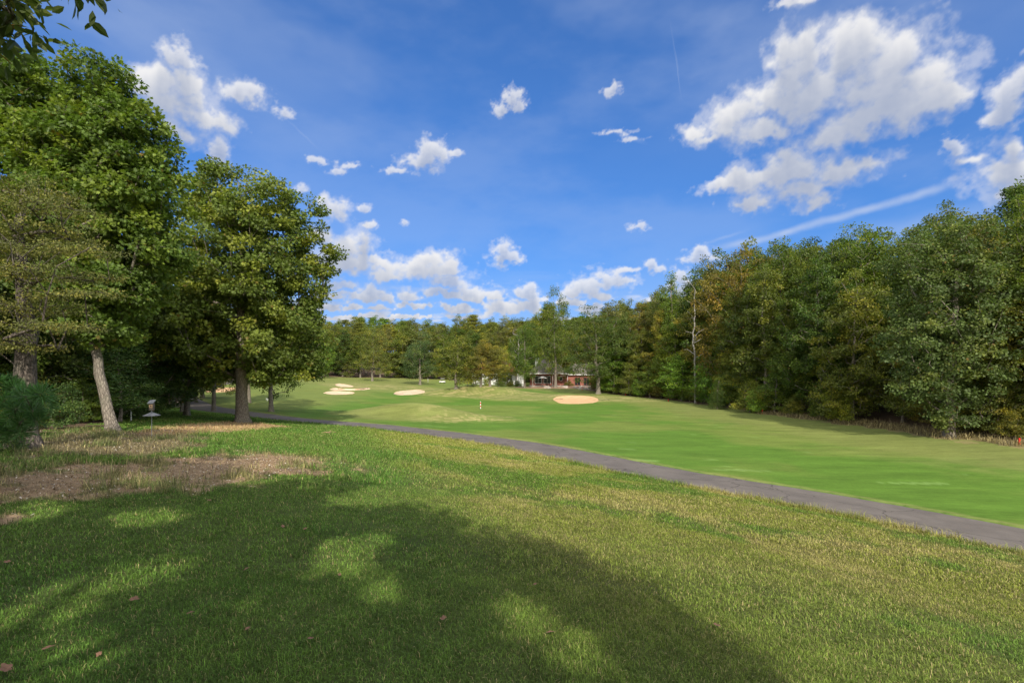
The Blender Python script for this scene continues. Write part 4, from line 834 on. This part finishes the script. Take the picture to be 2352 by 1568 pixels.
# ------------------------------------------------------------------ bunkers
def bunker(pts, mat, label):
    W_ = np.array([gp(*p)[:2] for p in pts]); c = W_.mean(0); Wd = catmull(np.vstack([W_, W_[:1]]), .35)[:-1]; rings = 14; V = []; n = len(Wd)
    for k in range(rings+1):
        f = 1.04-1.04*k/rings; P = c+(Wd-c)*f; zz = tz(P[:,0], P[:,1])+(-.02 if k == 0 else .05)-.20*sstep(.0, .20, np.full(len(P), .97-f)); V.append(np.c_[P, zz])
    V = np.concatenate(V); V[:,2] += (fbm(V[:,0]*1.5, V[:,1]*1.5, 9, 3)-.5)*.05*(np.arange(len(V)) > n)
    Q = [(k*n+i, k*n+(i+1) % n, (k+1)*n+(i+1) % n, (k+1)*n+i) for k in range(rings) for i in range(n)]
    o = link(bpy.data.objects.new('sand_bunker', npmesh('sand_bunker', V, np.array(Q), M[mat], None, True))); tag(o, label, 'bunker', 'sand bunkers of the golf course')
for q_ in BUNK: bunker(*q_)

# ------------------------------------------------------------------ small things
def birdhouse():
    p = gp(348.5, 1004.5); x, y, z = p; D = y; u = D/F; r = empty('birdhouse', (x, y, z-.02), 'grey birdhouse on a thin pole with a cone shaped squirrel guard', 'birdhouse', rz=.25); 
    Z = lambda py: EYE-(py-HY)*u-z+.02
    MB().tube((0,0,-.2), (0,0,Z(940)), .011, .011, 10).build('pole', M['steel'], r)
    m = MB(); n = 28; zt, zb, R = Z(945.3), Z(953.5), .25; vs = [(0,0,zt)]+[(R*cos(i*2*pi/n), R*sin(i*2*pi/n), zb) for i in range(n)]+[(R*cos(i*2*pi/n), R*sin(i*2*pi/n), zb-.004) for i in range(n)]+[(0,0,zt-.006)]
    m.add(vs, [(0, i+1, (i+1) % n+1) for i in range(n)]+[(i+1, n+1+i, n+1+(i+1) % n, (i+1) % n+1) for i in range(n)]+[(2*n+1, n+1+(i+1) % n, n+1+i) for i in range(n)]); m.build('squirrel_guard', M['roofslate'], r)
    zb = Z(941.5); h = .23; bx = MB(); bx.box((0,0,zb+h/2), (.125,.125,h)).box((0,.07,zb+h/2+.01), (.10,.016,h+.10)); body = bx.build('box', M['wood'], r, bevel=.003)
    f = MB(); f.box((0,-.068,zb+.135), (.098,.012,.115)); fp = f.build('front_panel', M['pinewood'], r, bevel=.002)
    q = MB(); q.tube((0,-.0745,zb+.14), (0,-.077,zb+.14), .018, .018, 16); q.build('entrance_hole', M['dark2'], fp)
    m = MB(); m.box((0,-.068,zb+.035), (.11,.012,.06)).build('lower_board', M['wood'], r)
    m = MB(); w = .085; m.add([(-w,-.125,zb+h-.01),(w,-.125,zb+h-.01),(w,.095,zb+h+.085),(-w,.095,zb+h+.085),(-w,-.125,zb+h+.006),(w,-.125,zb+h+.006),(w,.095,zb+h+.10),(-w,.095,zb+h+.10)], [(0,3,2,1),(4,5,6,7),(0,1,5,4),(1,2,6,5),(2,3,7,6),(3,0,4,7)]); m.build('roof', M['roofslate'], r)
birdhouse()
def stake(px, py, h, w, mat, name, label, cat, group=None, top=True):
    p = gp(px, py); r = empty(name, tuple(p), label, cat, group); MB().tube((0,0,-.1), (0,0,h), w, w*.9, 10).build('post', M[mat], r)
    MB().tube((0,0,h), (0,0,h+w*.6), w*.9, w*.3, 10).build('cap', M[mat], r); return r
for px, py, h, lab in ((1437,908.5,.28,'farthest small red stake right behind the large bunker'),(1535,922,.30,'red stake midway along the right wood edge'),(1751,950,.42,'nearest red stake clearly seen before the right wood'),(2341.5,1021,.40,'red stake at the far right by the dry grass'),(1337,896,.4,'tiny red stake by the white garden fence')):
    stake(px, py, h, .055, 'redpaint', 'hazard_stake', lab, 'stake', 'red stakes marking the wood edge')
p = gp(1103.7, 938); r = empty('yardage_post', tuple(p), 'red and white banded post standing in the fairway', 'post'); u = p[1]/F; zz = 0
for i, (h, m) in enumerate(((3.6,'white'),(3.6,'redpaint'),(3.6,'white'),(3.6,'redpaint'),(1.6,'white'))): MB().tube((0,0,zz-(.1 if i == 0 else 0)), (0,0,zz+h*u), .055, .055, 12).build('band', M[m], r); zz += h*u
for px, py, h, lab in ((983,878,.9,'thin white post left of the round bushy tree'),(1073.5,886,.9,'thin white post right of the round bushy tree'),(301,966,.5,'thin white post in the shade left of the birdhouse')): stake(px, py, h, .035, 'white', 'marker_post', lab, 'post', 'white marker posts')
stake(381, 922, .45, .09, 'redpaint', 'orange_marker', 'small orange marker on the shaded grass beside the far path', 'marker')
p = gp(643, 886); r = empty('flagstick', tuple(p), 'yellow flagstick with small white flag on the far green', 'flagstick'); MB().tube((0,0,-.1),(0,0,2.1),.022,.016,8).build('pole', M['yellow'], r)
m = MB(); m.box((-.17,0,1.92), (.34,.012,.30)); m.build('flag', M['white'], r)
p = gp(613.8, 921); r = empty('tee_sign', tuple(p), 'small white sign low in the shade beside the brown trunked oak', 'sign'); MB().tube((0,0,-.1),(0,0,.3),.02,.02,6).build('post', M['white'], r); MB().box((0,-.03,.24), (.26,.03,.2)).build('panel', M['white'], r, bevel=.005)
for k, (px, py, rz, lab) in enumerate(((1282,917.5,.9,'rake lying in the largest bunker'),(1386,919,.1,'rake lying on the grass right of the largest bunker'),(914,905.5,.2,'rake lying at the left end of the single pale bunker'),(834,892.3,0,'rake lying in the long thin bunker'))):
    p = gp(px, py); r = empty('bunker_rake', (p[0], p[1], p[2]+.06), lab, 'rake', 'bunker rakes', rz); MB().tube((-.8,0,.03),(.8,0,.05),.022,.022,6).build('handle', M['dark2'], r); MB().box((.82,0,.03), (.06,.5,.06)).build('head', M['dark2'], r)

# fallen leaves on the lawn
def leaf_mesh(seed):
    rg = np.random.default_rng(seed); n = 22; V = [(0,0,.004)]; R = []
    for i in range(n):
        a = i/n*2*pi; rr = (.60+.40*abs(cos(a*2.5+.2)))*(.8+.2*cos(a)); x = rr*cos(a); y = rr*.68*sin(a); V.append((x, y, .30*y*y+.16*x*x*(1 if seed % 2 else -.3)+rg.normal(0,.02)))
    V = np.array(V)*.05; T = np.array([(0, i+1, (i+1) % n+1) for i in range(n)]); st = np.array([(-.042,.0015,.003),(-.042,-.0015,.003),(-.075,0,.010)]); V = np.vstack([V, st]); T = np.vstack([T, [(n+1, n+2, n+3)]])
    return npmesh('fallen_leaf', V, T, M['deadleaf'], None, True)
LM = [leaf_mesh(i) for i in range(4)]
FL = [(305,1388,1.1,'largest pale brown fallen leaf, lower left lawn'),(1018,1433,1.0,'curled fallen leaf in the shade at the bottom centre'),(1267,1463,.95,'brown fallen leaf at the edge of a sun patch, bottom centre right'),(1645,1445,1.15,'pinkish fallen leaf on sunlit grass just outside the shadow edge')]
FL += [(x, y, s_, 'small brown fallen leaf half sunk in the shaded grass') for x, y, s_ in ((435,1420,.8),(650,1217,.9),(568,1315,.8),(712,1480,.8),(108,1503,1.0),(15,1552,1.2),(570,1455,.6),(480,1155,.9),(700,1222,.7),(1230,1350,.6),(228,1515,.6),(15,1300,.8),(780,1330,.6))]
for k, (px, py, s_, lab) in enumerate(FL):
    p = gp(px, py); o = link(bpy.data.objects.new('fallen_leaf', LM[k % 4])); o.location = (p[0], p[1], p[2]+.045); o.scale = (s_,)*3; o.rotation_euler = (random.Random(k).uniform(-.3,.3), random.Random(k+9).uniform(-.3,.3), k*1.7); tag(o, lab, 'leaf', 'fallen leaves on the lawn')
# dead twigs on the lawn
def stick(px, py, L, lab):
    p = gp(px, py); rg = np.random.default_rng(int(px)); st = []
    for k in range(7): a = rg.uniform(-.5,.5)+.3; q = rg.uniform(-L/2, L/2, 2)*.6; P = np.array([(q[0], q[1]*.3, .05), (q[0]+cos(a)*L*.25, q[1]*.3+sin(a)*L*.2, .09+rg.uniform(0,.05)), (q[0]+cos(a)*L*.5, q[1]*.3+sin(a)*L*.4, .06)]); st.append((P, np.array([.012,.010,.006])))
    V, Q = tubes(st); o = link(bpy.data.objects.new('fallen_branch', npmesh('fallen_branch', V, Q, M['pinewood'], None, True))); o.location = tuple(p); tag(o, lab, 'branch')
stick(748, 996, .9, 'dead twigs lying on the dry lawn near the path')

# ------------------------------------------------------------------ houses
def prism_roof(mb, x0, x1, y0, y1, z0, h, over=.5, hip=2.5):
    a, b_, c, d = x0-over, x1+over, y0-over, y1+over; ym = (c+d)/2; zb = z0-.12
    vs = [(a,c,z0),(b_,c,z0),(b_,d,z0),(a,d,z0),(a+hip,ym,z0+h),(b_-hip,ym,z0+h),(a,c,zb),(b_,c,zb),(b_,d,zb),(a,d,zb)]
    mb.add(vs, [(0,1,5,4),(1,2,5),(2,3,4,5),(3,0,4),(6,7,1,0),(7,8,2,1),(8,9,3,2),(9,6,0,3),(9,8,7,6)])
def brick_house():
    p = np.array([8.5, 121.0]); zg = tz1(*p)+.15; r = empty('brick_house', (p[0], p[1], zg), 'red brick house with hipped grey roof behind the trees right of centre', 'house', rz=-.04)
    MB().box((0,3,1.3), (8.6,7,2.9)).build('wall', M['brick'], r); MB().box((9.4,4,1.15), (10.2,7,2.6)).build('wall', M['brick'], r)
    rm_ = MB(); prism_roof(rm_, -4.3, 4.3, -2.6, 6.5, 2.95, 3.7, .5, 4.3); rf = rm_.build('roof', M['shingle'], r)
    rm_ = MB(); prism_roof(rm_, 4.4, 14.5, .5, 7.5, 2.62, 2.5, .4, 2.5); rm_.build('roof', M['shingle'], r)
    ch = MB(); ch.box((-2.6,2.2,5.0), (.9,.9,2.6)).box((-2.6,2.2,6.35), (1.05,1.05,.12)); ch.build('chimney', M['white'], rf)
    MB().box((9.45,.02,2.52), (10.9,.16,.18)).build('gutter', M['white'], r); MB().box((0,-3.15,2.82), (9.5,.14,.2)).build('gutter', M['white'], r)
    for x in (-3.6, 1.0): MB().tube((x,-2.7,-.1), (x,-2.7,2.75), .13, .13, 12).box((x,-2.7,2.7), (.4,.4,.15)).box((x,-2.7,.02), (.4,.4,.2)).build('porch_column', M['concrete'], r)
    MB().box((0,-1.6,-.1), (9,2.9,.3)).build('porch_floor', M['concrete'], r)
    for x in (-2.3, -.2): w = MB().box((x,-.53,1.35), (1.5,.06,1.6)).build('window', M['dark'], r); MB().box((x,-.58,2.2), (1.7,.07,.1)).box((x,-.58,.5), (1.7,.07,.1)).box((x-.8,-.58,1.35), (.1,.07,1.6)).box((x+.8,-.58,1.35), (.1,.07,1.6)).box((x,-.58,1.35), (.06,.07,1.6)).build('frame', M['white'], w)
    w = MB().tube((3.0,-.50,1.55), (3.0,-.56,1.55), .42, .42, 20).build('round_window', M['dark'], r); m = MB()
    for k in range(20): a = k*pi/10; m.box((3.0+.46*cos(a),-.60,1.55+.46*sin(a)), (.16,.08,.12))
    m.build('frame', M['white'], w)
    for x in (7.0, 9.1, 11.6): d = MB().box((x,.46,.95), (1.25,.06,1.75)).build('door', M['dark'], r); MB().box((x-.66,.42,.95), (.09,.08,1.8)).box((x+.66,.42,.95), (.09,.08,1.8)).box((x,.42,1.88), (1.4,.08,.1)).box((x,.42,.95), (.06,.08,1.75)).build('frame', M['brick'], d)
    MB().tube((4.62,.3,-.1),(4.62,.3,2.45),.06,.06,8).build('downpipe', M['white'], r)
brick_house()
def white_house():
    p = np.array([-4.2, 128.0]); zg = tz1(*p)+.1; r = empty('white_house', (p[0], p[1], zg), 'white walled house mostly hidden by tawny trees, left of the brick house', 'house', rz=.03)
    MB().box((0,3,1.5), (11.5,7,3.2)).build('wall', M['white'], r); m = MB(); prism_roof(m, -5.75, 5.75, -.5, 6.5, 3.1, 2.6, .5, 2.8); m.build('roof', M['mulch'], r)
    for x in (-4, -1.2, 3.6): w = MB().box((x,-.53,1.6), (1.1,.06,1.2)).build('window', M['dark'], r); MB().box((x,-.57,2.25), (1.3,.07,.1)).box((x,-.57,.95), (1.3,.07,.1)).box((x,-.58,1.6), (.05,.07,1.2)).build('frame', M['white'], w)
    MB().box((1.3,-.53,1.05), (1,.07,2.1)).build('door', M['wood'], r)
white_house()
def white_shed():
    p = np.array([2.2, 119.0]); r = empty('garden_wall', (p[0], p[1], tz1(*p)), 'plain white wall panel just left of the brick house porch', 'wall'); MB().box((0,0,1.35), (1.6,.3,2.7)).build('panel', M['white'], r); MB().box((0,0,2.76), (1.75,.42,.12)).build('coping', M['concrete'], r)
white_shed()
def cart():   # small white utility vehicle
    p = gp(1016, 879.5); r = empty('utility_cart', (p[0], p[1], p[2]+.02), 'white utility cart parked left of the round bushy tree', 'cart'); r.scale = (.6,)*3
    MB().box((0,0,.55), (2.4,1.15,.5), 0, .06).build('body', M['white'], r, bevel=.06); MB().box((.1,0,1.75), (1.7,1.15,.07)).build('canopy', M['white'], r, bevel=.02); MB().box((-.2,0,.95), (.6,1.0,.35)).build('seat', M['dark2'], r, bevel=.04)
    for x in (-.65, .85):
        for y in (-.5, .5): MB().tube((x,y,.8),(x,y,1.72),.02,.02,6).build('canopy_post', M['dark2'], r)
    for x in (-.8, .8):
        for y in (-.6, .6): MB().tube((x,y-.08,.24),(x,y+.08,.24),.24,.24,16).build('wheel', M['dark2'], r)
cart()
def umbrella():
    r = empty('patio_umbrella', (12.0-5.0, 117.2, tz1(7, 117.2)), 'grey patio umbrella open by the brick house porch', 'umbrella'); MB().tube((0,0,-.1),(0,0,2.3),.03,.03,8).build('pole', M['steel'], r)
    m = MB(); n = 8; m.add([(0,0,2.5)]+[(1.1*cos(i*2*pi/n), 1.1*sin(i*2*pi/n), 2.0) for i in range(n)]+[(0,0,2.44)], [(0, i+1, (i+1) % n+1) for i in range(n)]+[(n+1, (i+1) % n+1, i+1) for i in range(n)]); m.build('canopy', M['cloth'], r)
umbrella()
def garden_fence():
    p = gp(1340, 895); r = empty('garden_fence', tuple(p), 'short run of white picket rail in the rocky yard before the brick wing', 'fence')
    for i in range(9): MB().box((-.9+i*.28,0,.45), (.05,.05,.95)).build('picket', M['white'], r)
    MB().box((.2,-.045,.8), (2.5,.03,.07)).box((.2,-.045,.25), (2.5,.03,.07)).build('rail', M['white'], r)
garden_fence()
def rocks():
    rg = np.random.default_rng(4)
    for k in range(46):
        x = rg.uniform(6, 22); y = rg.uniform(109, 117); s_ = rg.uniform(.15,.42); m = MB(); n = 7; vs = [(0,0,.6*s_)]
        for ring, (zz_, rr) in enumerate(((.42,.62),(.1,1.0),(-.2,.9))):
            for i in range(n): a = i*2*pi/n+ring*.3; q = rr*rg.uniform(.75,1.2)*s_; vs.append((q*cos(a)*1.3, q*sin(a), zz_*s_))
        f = [(0, i+1, (i+1) % n+1) for i in range(n)]
        for q in range(2): f += [(1+q*n+i, 1+(q+1)*n+i, 1+(q+1)*n+(i+1) % n, 1+q*n+(i+1) % n) for i in range(n)]
        o = m.add(vs, f).build('yard_rock', M['rock']); o.location = (x, y, tz1(x, y)); tag(o, 'pale rock in the mulched yard below the brick house', 'rock', 'rocks in the yard of the brick house')
rocks()
for k, (x, y, H, lab) in enumerate(((1.5,119,1.2,'low round shrub left of the white wall panel'),(-.5,120,1.4,'low yellowish shrub in front of the white house'),(-3,120,1.5,'low green shrub in front of the white house'),(13.4,119.5,1.3,'small shrub against the brick wing wall'))): plant('bush%d' % (k % 3), x, y, H, lab, ['mid green','yellow green','bright green','olive'][k], wid=.6)

# ------------------------------------------------------------------ tall grass
def tall_filter(x, y, side, red, bare, fair, fl, rng): return (red < 4.5) & (x > 14) & (y < 64) & fl & (rng.random(len(x)) < sstep(4.5, 1, red))
build_grass(0, 'tall_dry_grass', 30, 76, 60, .32, .045, 21, tall_filter, 'tall tan grass strip along the right wood edge')
def edge_filter(x, y, side, red, bare, fair, fl, rng): return (~fair) & (~fl) & (side < -PW+.12) & (side > -PW-.45) & (fbm(x*1.3, y*1.3, 88, 3) > .42)
build_grass(0, 'path_edge_grass', 12, 32, 420, .10, .010, 22, edge_filter, 'ragged grass tufts overhanging the near edge of the path')
def weed_filter(x, y, side, red, bare, fair, fl, rng): return (~fair) & (~fl) & (x < -2.5) & (y > 8) & (y < 24) & (bare < .7) & (fbm(x*1.1, y*1.1, 83, 4) > .52)
build_grass(0, 'weedy_grass', 9, 26, 260, .13, .011, 23, weed_filter, 'longer weedy grass between the mulch patches on the left')
def build_litter():
    rng = np.random.default_rng(55); n = 130000; r = np.sqrt(rng.uniform(36, 26**2, n)); a = rng.uniform(-.95, -.02, n); x = r*np.sin(a); y = r*np.cos(a); z = tz(x, y)
    c, rgh, bare, fair, fl, pd, side, red = ground_layers(x, y, z); k = (~fair) & (rng.random(n) < np.maximum(bare*1.1-.1, fl*.5)); x, y, z = x[k], y[k], z[k]; n = len(x)
    L_ = rng.uniform(.015, .05, n); w = L_*rng.uniform(.25,.7,n); al = rng.uniform(0, 2*pi, n); tl = rng.normal(0,.35,n); d = np.stack([np.cos(al), np.sin(al), tl], 1)*L_[:,None]*.5; e = np.stack([-np.sin(al), np.cos(al), rng.normal(0,.35,n)], 1)*w[:,None]*.5
    p = np.stack([x, y, z+.008+np.abs(tl)*L_*.5], 1); V = np.stack([p-d-e*.3, p+e, p+d-e*.2, p-e], 1).reshape(-1, 3); u = rng.random(n)[:,None]
    cc = np.where(u < .45, np.array([.18,.12,.065]), np.where(u < .84, np.array([.37,.27,.16]), np.array([.62,.55,.45])))*(.6+.7*rng.random(n)[:,None]); cc = np.repeat(cc, 4, 0)
    o = link(bpy.data.objects.new('leaf_litter', npmesh('leaf_litter', V, np.arange(n*4).reshape(-1, 4), M['blade'], {'gcol': cc}))); tag(o, 'dry leaf and bark litter over the bare patches on the left', 'litter', kind='stuff')
build_litter()
for k_, (r_o, H_, used_) in LIB.items():
    if not used_[0]:
        for ch in list(r_o.children): bpy.data.objects.remove(ch)
        bpy.data.objects.remove(r_o)
print('SCRIPT DONE', len(bpy.data.objects))
